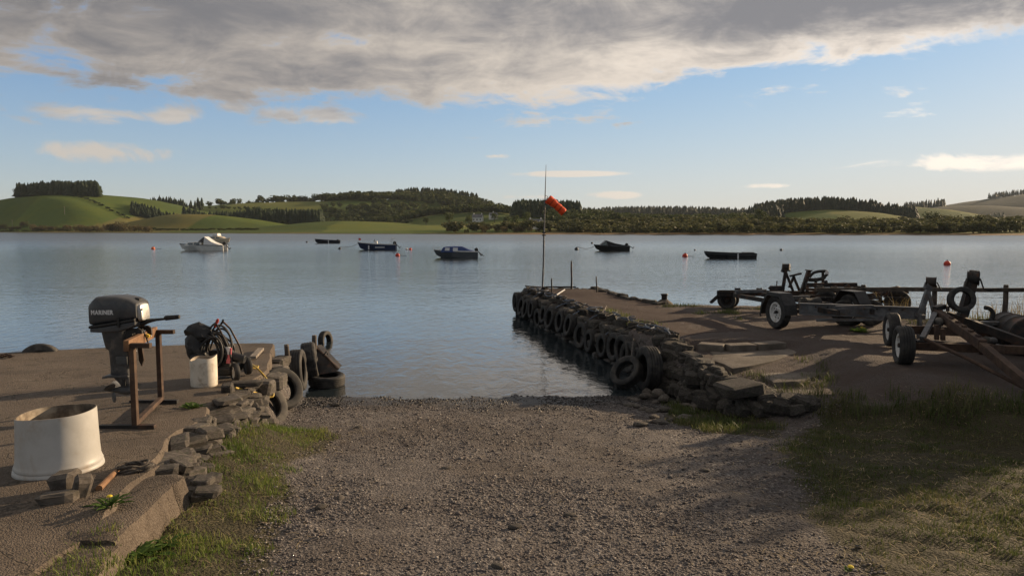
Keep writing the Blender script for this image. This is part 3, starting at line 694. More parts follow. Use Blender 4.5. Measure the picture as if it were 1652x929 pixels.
# ================================================================== left quay
QE = [(-2.10, 2.2), (-2.18, 3.3), (-2.33, 4.1), (-2.36, 4.75), (-2.55, 5.6), (-2.70, 6.4), (-2.82, 7.4), (-3.08, 9.2), (-3.45, 10.4), (-3.85, 11.75)]
def qx(y): return float(np.interp(y, [p[1] for p in QE], [p[0] for p in QE]))
quay = thing('concrete_quay', 'low worn concrete quay with broken stone edge beside the slipway', 'quay', (-4, 6, 0))
def build_quay():
    ys = np.concatenate([np.linspace(1.2, 4.0, 15), np.linspace(4.1, 11.75, 78)]); nx = 60
    top = []; 
    for y in ys:
        e = qx(y)-.10+.05*math.sin(y*5.1)*(1 if y < 7 else .15)+.07*(1 if y < 7 else .4)*(float(fbm(y*1.7, 3.1, 3, 4))-.5)
        if 5.0 < y < 8.0: e -= .10
        ymax = 11.78
        row = []
        for i in range(nx):
            t = i/(nx-1); x = e-(t**1.5)*(12.0)
            yy = y if y < 11.7 else y
            # far edge curves back to the left
            far = float(np.interp(x, [-14, -7.7, -6.6, -5.0, -4.0], [10.2, 10.62, 11.1, 11.7, 11.8])); yy = min(yy, far) if y > far else yy
            z = zq(yy)+(float(fbm(x*.8, yy*.8, 3, 6))-.5)*.05+(float(fbm(x*6, yy*6, 3, 7))-.5)*.012
            if i == 0: z -= .03
            if y < 4.1 and i < 14: z -= .055*(1-i/14)
            row.append((x, yy, z))
        top.append(row)
    m = MB(); n = len(ys); vs = [p for r in top for p in r]; b = len(vs)
    fs = [(j*nx+i, j*nx+i+1, (j+1)*nx+i+1, (j+1)*nx+i) for j in range(n-1) for i in range(nx-1)]
    # sides: right edge and far edge dropped
    rim = [j*nx for j in range(n)]+[(n-1)*nx+i for i in range(1, nx)]
    low = []
    for k, q in enumerate(rim):
        x, y, z = vs[q]; low.append((x+(.06 if k < n else 0), y+(.05 if k >= n-1 else 0), -.6))
    vs += low
    for k in range(len(rim)-1): fs.append((rim[k], rim[k+1], b+k+1, b+k))
    m.add(vs, fs).build('slab', 'quay_concrete', quay, smooth=40, world=True)
build_quay()
# cast kerb at the near end, and the broken upper course
def kerb(pts, w, h, name='kerb', jit=.012):
    """cast concrete strip, flat on top, its arris knocked about"""
    m = MB(); N = 34; nw = 9; vs = []; fs = []
    for i in range(N):
        t = i/(N-1)*(len(pts)-1); a = int(min(t, len(pts)-2)); f = t-a; p = Vector(pts[a]).lerp(Vector(pts[a+1]), f)
        chip = max(0, float(fbm(p.y*3.3, 2.2, 3, 51))-.5)*.28
        for k in range(nw):
            s = k/(nw-1)
            if s < .78: x = p.x+w*(s/.78-1)-chip*(s/.78); z = p.z+(float(fbm(p.x*9+s*3, p.y*9, 3, 52))-.5)*.03-(.012 if s > .7 else 0)
            else: u = (s-.78)/.22; x = p.x-chip+.015+.05*u+sr.uniform(-jit, jit); z = p.z-.02-h*u
            vs.append((x+sr.uniform(-jit, jit)*.3, p.y+sr.uniform(-jit, jit)*.4, z))
    fs = [(i*nw+k, i*nw+k+1, (i+1)*nw+k+1, (i+1)*nw+k) for i in range(N-1) for k in range(nw-1)]
    e = [tuple(k for k in range(nw)), tuple((N-1)*nw+k for k in range(nw-1, -1, -1))]
    m.add(vs, fs+e).build(name, 'quay_concrete', quay, smooth=28, world=True)
kerb([(-1.98, 2.0, .92), (-2.07, 3.2, .882), (-2.16, 3.82, .872)], .34, .40)
kerb([(-2.18, 3.80, .895), (-2.22, 4.3, .912), (-2.25, 4.80, .91)], .30, .42)
for i in range(70):          # broken rubble edge between kerb and tyres
    y = 4.85+3.4*(i/70)+sr.uniform(-.06, .06); e = qx(y); lay = i % 3
    z = zq(y)-.05-lay*.09+sr.uniform(-.05, .03)
    stone(quay, (e-.15+lay*.08+sr.uniform(-.05, .05), y, z), (sr.uniform(.14, .30), sr.uniform(.14, .30), sr.uniform(.04, .075)))
for i in range(44):
    y = 4.9+3.2*sr.random(); e = qx(y); zb = float(ground_z(e+.15, y))
    stone(quay, (e+sr.uniform(-.04, .05), y, sr.uniform(zb, zq(y)-.18)), (sr.uniform(.10, .19), sr.uniform(.12, .22), sr.uniform(.07, .13)))
for i in range(16):
    y = 8.3+3.3*sr.random(); e = qx(y)
    stone(quay, (e+sr.uniform(-.08, .02), y, sr.uniform(.05, zq(y)-.1)), (sr.uniform(.16, .3), sr.uniform(.2, .34), sr.uniform(.12, .2)))
for i in range(9):           # crumbled end of the kerb
    stone(quay, (-2.24+sr.uniform(-.10, .12), 4.88+sr.uniform(-.06, .16), .74+.07*sr.random()), (.14, .15, .06), (sr.uniform(-.1, .1), sr.uniform(-.1, .1), sr.uniform(0, 3)))
for (px, py, s) in ((340, 690, (.20, .12, .10)), (289, 737, (.10, .26, .06))):
    q = GQ(px, py); stone(quay, (q.x, q.y, q.z-.05), s, (.05, .12, .9))

# ---- loose things lying on the quay
def loose(px, py, size, label, rz=0., pool=ST_DRY, mat=None, cat='stone', name='loose_stone', rot=None):
    q = GQ(px, py); o = stone(None, (q.x, q.y, q.z+size[2]*.42), size, rot or (0, 0, rz), pool, name); return tag(o, label, cat)
for me in ST_DRY[:1]:
    CH = me.copy(); CH.materials.clear(); CH.materials.append(MATS['concrete'])
loose(104, 793, (.145, .16, .13), 'squarish broken concrete block in front of the white tub', .2, [CH], name='concrete_block', cat='block')
loose(133, 800, (.10, .13, .13), 'smaller tilted chunk of concrete leaning beside the squarish block', .7, [CH], name='concrete_block', cat='block', rot=(.1, .3, .7))
loose(92, 812, (.20, .10, .07), 'flat concrete sliver lying under the squarish block', .3, [CH], name='concrete_block', cat='block')
loose(368, 632, (.13, .17, .10), 'small squared stone lying beside the cream bucket', .25)
loose(365, 648, (.30, .20, .05), 'thin flat stone on the quay edge below the yellow hose', .9)
loose(395, 622, (.34, .14, .06), 'long flat slab of stone under the pressure washer', .1)
q0, q1 = GQ(160, 793), GQ(193, 760)
t = thing('wooden_handle', 'short round wooden tool handle lying beside the coiled rope', 'handle', (q0+q1)/2)
MB().tube([q0+Vector((0, 0, .022)), (q0+q1)/2+Vector((0, 0, .024)), q1+Vector((0, 0, .022))], [.021, .018, .016], 10).build('shaft', 'wood_handle', t, world=True)
MB().cyl(q1+Vector((0, 0, .022)), q1+(q1-q0).normalized()*.05+Vector((0, 0, .022)), .012, .010, 8).build('tang', 'rust', t, world=True)
q = GQ(216, 760); t = thing('rope_coil', 'small tangled heap of dark rope on the quay by the wooden handle', 'rope', q)
for i in range(7):
    a = sr.random()*6; rr_ = sr.uniform(.07, .13); zc = .012+i*.006; pts = []
    for k in range(26):
        th = 2*math.pi*k/26; w = rr_*(1+.2*math.sin(2*th+a)); pts.append((q.x+w*1.25*math.cos(th)+.02*math.sin(a), q.y+w*.9*math.sin(th)+.02*math.cos(a*2), q.z+zc+.01*math.sin(3*th+a)))
    MB().tube(pts, .008, 6, True).build('strand', 'rope_dark', t, world=True)

# ---- cut-down white tub
def build_tub():
    y = 4.92; t = thing('cut_barrel', 'large cream white plastic tub, a cut down barrel, standing on the quay', 'tub', (-3.20, y, zq(y)))
    wob = lambda a, z: .010*math.cos(2*a+.6)*min(1, z/.3)
    rimz = lambda a: 0
    out = [(0.2735, .0), (0.2804, .012), (0.2769, .032), (0.2683, .040), (0.2735, .052), (0.2666, .066), (0.2597, .09), (0.2554, .16), (0.2511, .28), (0.2477, .38), (0.2460, .412)]
    m = MB().lathe(out, 72, None, False, wob)
    # the rim was sawn by hand: tilt it a little
    m.v = [(x, yy, z+(.018*x/.29+.004*math.sin(3*math.atan2(yy, x)))*(1 if z > .3 else 0)) for x, yy, z in m.v]
    m.build('shell', 'tub', t, smooth=60)
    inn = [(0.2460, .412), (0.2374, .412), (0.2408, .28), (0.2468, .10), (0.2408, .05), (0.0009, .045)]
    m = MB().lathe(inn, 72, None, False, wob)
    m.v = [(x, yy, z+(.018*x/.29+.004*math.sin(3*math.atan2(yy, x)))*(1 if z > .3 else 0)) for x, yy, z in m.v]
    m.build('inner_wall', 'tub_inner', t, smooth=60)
build_tub()
# ---- cream bucket
def build_bucket():
    q = GQ(321, 627); q.y += .14; q.z = zq(q.y); t = thing('plastic_bucket', 'dirty cream plastic drum with its top cut off on the quay', 'bucket', q)
    def top(x, y): return .335+.012*math.sin(3*math.atan2(y, x)+.5)+.016*x/.14-.014*(1 if abs(math.atan2(y, x)+2.1) < .35 else 0)
    wob = lambda a, z: .012*math.cos(2*a)
    def cut(m): m.v = [(x, y, top(x, y) if z > .3 else z) for x, y, z in m.v]; return m
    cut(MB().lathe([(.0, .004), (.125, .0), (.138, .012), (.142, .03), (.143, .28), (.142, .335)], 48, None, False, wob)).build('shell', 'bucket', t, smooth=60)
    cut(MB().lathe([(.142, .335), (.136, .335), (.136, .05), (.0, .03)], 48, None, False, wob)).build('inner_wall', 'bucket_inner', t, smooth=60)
    for i in range(7):
        a = R(-88+i*5); MB().box((.1425*1.012*math.cos(a), .1425*math.sin(a), .052), (.006, .004, .005+.003*(i % 2)), Matrix.Rotation(a, 3, 'Z')).build('print_mark', 'black_plastic', t)
build_bucket()

# ---- rusty stand
NP, FP = GQ(219, 692), GQ(260, 651)
def build_stand():
    t = thing('engine_stand', 'rusty angle iron stand holding up the outboard engine', 'stand', (NP+FP)/2)
    H = .71; up = Vector((0, 0, 1)); dx = Vector((1, 0, 0))
    for p in (NP, FP):
        MB().beam(p+up*.02, p+up*H, .045, .045, (0, 1, 0)).build('post', 'rust', t, bevel=.003, world=True)
        MB().beam(p-dx*.31+up*.02, p+dx*.17+up*.022, .05, .038).build('foot', 'black_steel', t, bevel=.003, world=True)
        MB().beam(p-dx*.02+up*(H+.02), p+dx*.16+up*(H+.02), .05, .04).build('arm', 'rust', t, bevel=.003, world=True)
    MB().beam(NP+up*.055, FP+up*.055, .045, .04).build('brace', 'rust', t, bevel=.003, world=True)
    MB().beam(NP+up*(H+.02)-(FP-NP)*.04-dx*.04, FP+up*(H+.02)+(FP-NP)*.04-dx*.04, .045, .095).build('mounting_board', 'wood_handle', t, bevel=.004, world=True)
build_stand()

# ---- outboard engine
def build_outboard():
    S = .00125; bx, bz = 740, 770
    L = lambda zx, zy: ((zx-bx)*S, (bz-zy)*.001482)
    loc = D(192, 635.8, 6.62); t = thing('outboard_engine', 'grey outboard engine with tiller clamped upright on the rusty stand', 'outboard engine', loc)
    def sect(x, z0, z1, hw, n=20, e=3.2):
        r = []
        for i in range(n):
            a = 2*math.pi*i/n; c, s = math.cos(a), math.sin(a)
            r.append((x, hw*math.copysign(abs(c)**(2/e), c), (z0+z1)/2+(z1-z0)/2*math.copysign(abs(s)**(2/e), s)))
        return r
    def hull(stn, name, mat, par=t, e=6.0, sm=28):
        rings = [sect(L(zx, 0)[0], L(0, zb)[1], L(0, za)[1], hw, 24, e) for zx, za, zb, hw in stn]
        return MB().loft(rings).build(name, mat, par, smooth=sm)
    cw = hull([(598, 196, 306, .11), (601, 182, 318, .128), (628, 160, 318, .142), (655, 141, 314, .150), (700, 138, 308, .154), (800, 137, 296, .154), (860, 146, 288, .152), (905, 157, 282, .142), (930, 168, 278, .13), (944, 176, 276, .118)], 'cowl', 'cowl')
    hull([(944, 184, 298, .085), (960, 192, 296, .078), (968, 225, 294, .074), (972, 268, 290, .06)], 'front_panel', 'alloy', e=5)
    MB().box((L(962, 0)[0]+.012, -.02, L(0, 222)[1]), (.004, .10, .02)).build('decal', 'decal_white', cw)
    hull([(905, 150, 164, .03), (936, 158, 172, .03)], 'lift_handle', 'black_plastic', cw)
    # slanting black band
    b = MB(); rg = []
    for zx, zc, hw in ((592, 330, .118), (603, 328, .145), (700, 315, .168), (800, 301, .168), (900, 287, .155), (934, 282, .135)):
        rg.append(sect(L(zx, 0)[0], L(0, zc+12)[1], L(0, zc-10)[1], hw, 24, 4))
    b.loft(rg).build('seal_band', 'black_plastic', t, smooth=40)
    hull([(600, 338, 358, .11), (612, 334, 362, .14), (700, 322, 364, .155), (820, 304, 358, .155), (900, 294, 338, .14), (932, 290, 322, .12)], 'lower_cowl', 'cowl')
    MB().beam((L(834, 0)[0], -.172, L(0, 262)[1]), (L(838, 0)[0], -.172, L(0, 325)[1]), .02, .014, (0, 1, 0)).build('latch', 'black_plastic', t, bevel=.003)
    # brand lettering on the near side of the cowl
    cu = bpy.data.curves.new('lettering', 'FONT'); cu.body = 'MARINER'; cu.size = .055; cu.extrude = .0008; cu.space_character = 1.12; cu.offset = .0022
    tmp = bpy.data.objects.new('tmp', cu); COL.objects.link(tmp); dg = bpy.context.evaluated_depsgraph_get(); me = bpy.data.meshes.new_from_object(tmp.evaluated_get(dg))
    bpy.data.objects.remove(tmp); me.materials.clear(); me.materials.append(MATS['decal_white'])
    vs = np.array([v.co for v in me.vertices]); w = vs[:, 0].max(); k = (785-616)*S/w
    lo = link('lettering', me, cw); x0, z0 = L(632, 247); lo.location = (x0, -.1575, z0); lo.rotation_euler = (R(90), 0, 0); lo.scale = (k*.97, 1.0, 1)
    # leg
    lg = MB(); rg = []
    for zy, xa, xb, hw in ((352, 648, 838, .105), (378, 652, 838, .10), (425, 658, 836, .085), (470, 668, 835, .075), (485, 690, 835, .065), (600, 695, 838, .058), (640, 690, 838, .05), (700, 752, 838, .03), (760, 790, 836, .015)):
        xm, hx = (L(xa, 0)[0]+L(xb, 0)[0])/2, (xb-xa)*S/2; z = L(0, zy)[1]; n = 20
        rg.append([(xm+hx*math.copysign(abs(math.cos(2*math.pi*i/n))**.7, math.cos(2*math.pi*i/n)), hw*math.copysign(abs(math.sin(2*math.pi*i/n))**.7, math.sin(2*math.pi*i/n)), z) for i in range(n)])
    leg = lg.loft(rg).build('leg', 'engine_leg', t, smooth=45)
    MB().box((L(800, 0)[0], -.064, L(0, 545)[1]), (.105, .012, .075)).build('access_cover', 'engine_leg', leg, bevel=.004)
    MB().box((L(798, 0)[0], -.036, L(0, 688)[1]), (.035, .02, .055)).build('intake_grille', 'black_plastic', leg)
    MB().prism([L(650, 662), L(655, 645), L(700, 640), L(845, 640), L(845, 652), L(700, 655)], -.075, .075).build('anti_ventilation_plate', 'engine_leg', t, bevel=.003)
    gc = MB(); x0, zc = L(0, 742); rg = []
    for zx, r in ((735, .030), (760, .040), (800, .044), (850, .036), (878, .018), (888, .004)):
        rg.append([(L(zx, 0)[0], r*math.cos(2*math.pi*i/16), zc+r*math.sin(2*math.pi*i/16)) for i in range(16)])
    gc.loft(rg).build('gearcase', 'engine_leg', t, smooth=60)
    pr = MB(); px_ = L(700, 0)[0]; pr.cyl((L(738, 0)[0], 0, zc), (L(668, 0)[0], 0, zc), .028, .018, 16); prop = pr.build('propeller', 'engine_leg', t, smooth=50)
    for k in range(3):
        a = 2*math.pi*k/3+.5; m = MB(); pts = []
        for i in range(5):
            r = .022+.095*i/4; w = (.022, .045, .055, .048, .018)[i]; pts += [(px_-w*.7, r*math.cos(a)-w*.6*math.sin(a), zc+r*math.sin(a)+w*.6*math.cos(a)), (px_+w*.7, r*math.cos(a)+w*.6*math.sin(a), zc+r*math.sin(a)-w*.6*math.cos(a))]
        th = [(x+.004, y, z) for x, y, z in pts]
        m.add(pts+th, [(2*i, 2*i+1, 2*i+3, 2*i+2) for i in range(4)]+[(10+2*i, 12+2*i, 13+2*i, 11+2*i) for i in range(4)]+[(2*i, 2*i+2, 12+2*i, 10+2*i) for i in range(4)]+[(2*i+1, 11+2*i, 13+2*i, 2*i+3) for i in range(4)]+[(8, 9, 19, 18), (0, 10, 11, 1)])
        m.build('blade', 'alloy' if k == 0 else 'engine_leg', prop, smooth=50)
    # clamp bracket and swivel at the front of the leg
    for s in (-.085, .085):
        MB().prism([L(842, 395), L(850, 360), L(880, 342), L(945, 336), L(972, 352), L(976, 392), L(960, 408), L(945, 392), L(930, 366), L(900, 372), L(896, 470), L(908, 560), L(886, 600), L(868, 560), L(862, 440)], s-.012, s+.012).build('clamp_bracket', 'black_steel', t, bevel=.002)
        MB().cyl((L(968, 0)[0], s, L(0, 400)[1]), (L(940, 0)[0], s, L(0, 400)[1]), .012, .012, 10).build('clamp_screw', 'alloy', t)
    MB().cyl((L(858, 0)[0], 0, L(0, 350)[1]), (L(858, 0)[0], 0, L(0, 590)[1]), .034, .03, 14).build('swivel_tube', 'black_steel', t, smooth=60)
    for k, zy in enumerate((460, 485, 510)):
        MB().beam((L(870, 0)[0], -.05, L(0, zy)[1]), (L(930-k*12, 0)[0], -.05, L(0, zy-26)[1]), .02, .012).build('trim_stop', 'alloy', t)
    MB().box((L(996, 0)[0], -.05, L(0, 390)[1]), (.035, .03, .03), Matrix.Rotation(.5, 3, 'Y')).build('tilt_lever', 'yellow_paint', t, bevel=.004)
    MB().tube([(*([L(960, 345)[0], -.06]), L(0, 345)[1]), (L(990, 0)[0], -.06, L(0, 400)[1]), (L(1005, 0)[0], -.06, L(0, 445)[1])], .008, 8).build('co_pilot_rod', 'black_steel', t)
    ti = MB(); ti.tube([(L(930, 0)[0], 0, L(0, 318)[1]), (L(985, 0)[0], 0, L(0, 300)[1]), (L(1040, 0)[0], 0, L(0, 293)[1]), (L(1110, 0)[0], 0, L(0, 287)[1])], [.03, .022, .013, .011], 12)
    tl = ti.build('tiller', 'black_plastic', t, smooth=60)
    MB().tube([(L(1108, 0)[0], 0, L(0, 283)[1]), (L(1118, 0)[0], 0, L(0, 282)[1]), (L(1205, 0)[0], 0, L(0, 275)[1]), (L(1219, 0)[0], 0, L(0, 274)[1])], [.018, .024, .021, .018], 14).build('grip', 'rubber', tl, smooth=60)
build_outboard()

# ---- pressure washer wrapped in hose
def build_washer():
    q = GQ(352, 612); q.y += .12; q.z = zq(q.y); t = thing('pressure_washer', 'black pressure washer on wheels draped with coils of black hose', 'pressure washer', q)
    sc = q.y/F; X = lambda px: (px-352)*sc; Z = lambda py: (613-py)*sc*1.005
    MB().box((X(350), 0, .11), (.40, .40, .10)).build('base_tray', 'black_plastic', t, bevel=.02)
    MB().box((X(352), .02, .24), (.30, .30, .22), None, .8).build('engine_block', 'black_plastic', t, bevel=.03)
    MB().cyl((X(372), -.10, .28), (X(395), -.10, .24), .06, .05, 14).build('pump', 'black_plastic', t, bevel=.004)
    MB().box((X(373), -.16, .30), (.05, .02, .19), Matrix.Rotation(.12, 3, 'Y')).build('warning_panel', 'pink_label', t, bevel=.004)
    MB().box((X(371), -.163, .36), (.055, .022, .09), Matrix.Rotation(.12, 3, 'Y')).build('white_panel', 'decal_white', t, bevel=.004)
    for y in (-.2, .2):
        w = MB().lathe([(.075, -.03), (.102, -.03), (.110, -.018), (.110, .018), (.102, .03), (.075, .03)], 28, Matrix.Translation((X(384), y, .11)) @ Matrix.Rotation(R(38), 4, 'Z') @ Matrix.Rotation(R(90), 4, 'Y'), True).build('wheel', 'rubber', t)
        MB().lathe([(.0, .026), (.03, .03), (.055, .022), (.076, .02), (.076, -.02), (.0, -.02)], 24, Matrix.Translation((X(384), y, .11)) @ Matrix.Rotation(R(38), 4, 'Z') @ Matrix.Rotation(R(90), 4, 'Y')).build('rim', 'wheel_white' if y < 0 else 'black_plastic', w)
        MB().tube([(X(330), y*.9, .12), (X(322), y*.9, Z(575)), (X(334), y*.9, Z(540)), (X(348), y*.7, Z(524)), (X(352), y*.4, Z(520))], .013, 8).build('frame_tube', 'black_steel', t, smooth=60)
        MB().tube([(X(380), y*.9, .14), (X(374), y*.8, Z(565)), (X(360), y*.7, Z(535)), (X(350), y*.5, Z(522))], .012, 8).build('frame_tube', 'black_steel', t, smooth=60)
    MB().tube([(X(348), -.1, Z(528)), (X(353), -.1, Z(518)), (X(354), -.1, Z(515))], [.013, .019, .012], 10).build('knob', 'red_plastic', t, smooth=60)
    for i in range(16):     # hose coils hanging from the handle
        r = random.Random(i*3+1); pts = []; a0 = r.uniform(-.35, .35); y0 = -.24+.02*i
        cx, cz = X(343+r.uniform(-4, 7)), Z(562+r.uniform(-4, 8)); rx, rz = .155+r.uniform(-.035, .03), .20+r.uniform(-.05, .035)
        for k in range(30):
            th = 2*math.pi*k/30; x = rx*math.cos(th)*(1-.22*math.sin(th)); z = rz*math.sin(th); pts.append((cx+x*math.cos(a0)-z*math.sin(a0), y0+.025*math.sin(th*2+i), max(.03, cz+x*math.sin(a0)+z*math.cos(a0))))
        MB().tube(pts, .0125, 7, True).build('hose_loop', 'rubber' if i % 3 else 'black_plastic', t, smooth=70)
    m = MB(); r = random.Random(9)
    for (px, py, w, h, y) in ((327, 536, .26, .18, -.16), (321, 558, .19, .27, -.18), (329, 574, .20, .14, -.2)):   # crumpled bag over the handle
        bm = bmesh.new(); bmesh.ops.create_icosphere(bm, subdivisions=3, radius=1.)
        for v in bm.verts:
            n = float(fbm(v.co.x*2.2+px, v.co.z*2.2+v.co.y*1.7, 4, 5)); v.co *= .62+.75*n
            v.co = Vector((X(px)+v.co.x*w*.62, y+v.co.y*.10, Z(py)+v.co.z*h*.62))
        b = len(m.v); m.v += [tuple(v.co) for v in bm.verts]; m.f += [tuple(b+v.index for v in f.verts) for f in bm.faces]; bm.free()
    m.build('crumpled_cover', 'black_plastic', t, smooth=30)
    MB().tube([(X(323), -.2, Z(575)), (X(314), -.2, Z(548)), (X(311), -.2, Z(536))], .004, 6).build('cable', 'black_plastic', t)
build_washer()
# ---- yellow hose
def build_hose():
    t = thing('yellow_hose', 'yellow garden hose looping over the quay edge onto the leaning tyres', 'hose', GQ(395, 592))
    a = [GQ(375, 594)+Vector((0, 0, .03)), GQ(392, 590)+Vector((0, 0, .06)), D(410, 590, 8.9), D(428, 608, 8.8), D(438, 625, 8.72), D(441, 638, 8.66), D(432, 640, 8.6), D(415, 634, 8.45), D(398, 630, 8.1), GQ(380, 628)+Vector((0, 0, .02))]
    def cr(P, n=8):
        o = []
        for i in range(len(P)-1):
            p0, p1, p2, p3 = P[max(i-1, 0)], P[i], P[i+1], P[min(i+2, len(P)-1)]
            for k in range(n):
                u = k/n; o.append(.5*((2*p1)+(p2-p0)*u+(2*p0-5*p1+4*p2-p3)*u*u+(3*p1-p0-3*p2+p3)*u**3))
        return o+[P[-1]]
    MB().tube(cr(a), .011, 8).build('long_run', 'hose_yellow', t, smooth=70, world=True)
    c = GQ(405, 596)+Vector((0, 0, .03)); pts = [c+Vector((.09*math.cos(i*.35), .09*math.sin(i*.35), .006*math.sin(i))) for i in range(19)]
    MB().tube(pts, .011, 8).build('loop', 'hose_yellow', t, smooth=70, world=True)
    return cr
CR = build_hose()

# ================================================================== tyres
TY = {}
def tyre_mesh(key, Ro, w, hole, mat='rubber', lugs=False):
    h = w/2; g = .010*Ro/.3; ri = Ro*hole
    prof = [(ri, h*.62), (ri+.012, h*.82), (Ro*.80, h*1.0), (Ro*.92, h*.96), (Ro*.985, h*.80)]
    for a, b in ((.80, .50), (.42, .12), (-.12+.06, -.06+.0)):
        pass
    grooves = [.55, .18, -.18, -.55]
    for c in grooves: prof += [(Ro, h*(c+.06)), (Ro-g, h*(c+.05)), (Ro-g, h*(c-.05)), (Ro, h*(c-.06))]
    prof += [(Ro*.985, -h*.80), (Ro*.92, -h*.96), (Ro*.80, -h*1.0), (ri+.012, -h*.82), (ri, -h*.62), (ri+.015, -h*.55), (Ro*.82, -h*.80), (Ro*.93, -h*.5), (Ro*.94, h*.5), (Ro*.82, h*.80), (ri+.015, h*.55)]
    n = 48; m = MB().lathe(prof, n, None, True)
    if lugs:
        k = len(prof); V = []
        for i, (x, y, z) in enumerate(m.v):
            rr_ = math.hypot(x, y)
            if rr_ > Ro*.955 and (i//k) % 4 < 2: x *= .955; y *= .955
            V.append((x, y, z))
        m.v = V
    TY[key] = m.mesh('tyre', mat, 28)
tyre_mesh('car', .30, .19, .60); tyre_mesh('car_dusty', .30, .19, .60, 'rubber_dusty'); tyre_mesh('van', .33, .22, .62); tyre_mesh('big', .42, .29, .60); tyre_mesh('lug', .33, .24, .58, 'rubber', True)
def tyre(key, loc, nrm, label, group=None, s=1., rope=None):
    t = thing('tyre', label, 'tyre', loc, 0, group)
    t.rotation_mode = 'XYZ'; t.rotation_euler = Vector(nrm).normalized().to_track_quat('Z', 'X').to_euler(); t.scale = (s, s, s)
    ROOT[t] = Matrix.LocRotScale(t.location, t.rotation_euler, t.scale)
    link('carcass', TY[key], t)
    if rope:
        MB().tube([Vector(p) for p in rope], .014, 6).build('rope', 'rope_blue' if random.random() < .6 else 'rope_dark', t, smooth=70, world=True)
    return t
# ---- tyres on the left quay's side
tyre('car_dusty', D(429, 656, 8.75), (.80, -.42, .45), 'dusty car tyre leaning lowest against the quay, grass growing at its foot', s=.93)
tyre('car', D(453, 628, 9.6), (.70, -.55, .46), 'black car tyre leaning against the quay next to the hose')
tyre('van', D(480, 597, 11.15), (.985, .13, .06), 'worn broad tyre standing upright beside the leaning post', s=1.0)
tyre('lug', D(500, 582, 11.75), (.94, .22, .12), 'knobbly tractor tread tyre standing behind the upright worn tyre', s=.95)
tyre('car', D(527, 610, 11.75)+Vector((0, 0, -.02)), (.05, -.05, 1), 'tyre floating flat in the water at the quay corner')
q = G(525, 552); tyre('car', (q.x, q.y, .03), (.92, -.25, .08), 'half sunken tyre standing upright in the lake beyond the quay corner', s=.78)
q = GQ(53, 570); tyre('car_dusty', (q.x, q.y+.16, q.z-.18), (.25, -.95, .2), 'tyre half buried at the far edge of the concrete quay')
def post(p0, p1, r, label, mat='wood_dark', n=8, name='mooring_post', cat='post'):
    t = thing(name, label, cat, p0); m = MB(); p0 = Vector(p0); p1 = Vector(p1)
    m.tube([p0, p0.lerp(p1, .4)+Vector((.006, 0, 0)), p0.lerp(p1, .8)-Vector((.005, 0, 0)), p1], [r*1.1, r, r*.96, r*.8], n).build('shaft', mat, t, smooth=60, world=True)
    MB().cyl(p1-(p1-p0).normalized()*.02, p1+(p1-p0).normalized()*.006, r*.86, r*.7, n).build('top', 'wood_grey', t, world=True); return t
post(D(474, 634, 10.85)+Vector((0, 0, -.25)), D(462, 556, 10.85), .045, 'leaning dark timber post at the quay corner by the upright tyre')
post(D(508, 575, 12.3)+Vector((0, 0, -.6)), D(507, 541, 12.3), .05, 'short square timber post standing in the water behind the tyres')
def ramp_plate():
    t = thing('hull_section', 'dark rusty wedge shaped hull plate propped on the floating tyre', 'plate', G(520, 600))
    a = [D(503, 562, 12.3), D(512, 561, 12.5), D(545, 595, 12.0), D(540, 600, 11.75), D(505, 606, 11.8)]
    m = MB(); n = Vector((.05, .10, .04)); vs = [tuple(p) for p in a]+[tuple(p+n) for p in a]
    m.add(vs, [(0, 1, 2, 3, 4), (9, 8, 7, 6, 5)]+[((i+1) % 5, i, 5+i, 5+(i+1) % 5) for i in range(5)]).build('plate', 'black_steel', t, world=True, smooth=0)
    MB().tube([D(510, 561, 12.35), D(528, 577, 12.1), D(545, 596, 11.85)], .02, 8).build('rim', 'rust', t, world=True)
    MB().tube([D(521, 574, 12.1), D(527, 566, 12.1), D(529, 572, 12.1)], .012, 6).build('lug', 'black_steel', t, world=True)
ramp_plate()
q0, q1 = GQ(408, 580), GQ(421, 566)
MBt = thing('timber_plank', 'thin weathered plank lying on the quay behind the washer', 'plank', (q0+q1)/2)
MB().beam(q0+Vector((0, 0, .03)), q1+Vector((0, 0, .03)), .09, .04).build('board', 'wood_grey', MBt, bevel=.004, world=True)
t = thing('chain', 'dark rusty chain lying on the concrete at the water edge', 'chain', GQ(5, 577))
for i in range(9):
    q = GQ(-6+i*3.1, 577+.8*math.sin(i)); M = Matrix.Translation(q+Vector((0, 0, .03))) @ Matrix.Rotation(i*1.57, 4, 'X')
    MB().tube([M @ Vector((.03*math.cos(a*.7854)*1.3, .02*math.sin(a*.7854), 0)) for a in range(8)], .008, 5, True).build('link', 'rust', t, world=True)

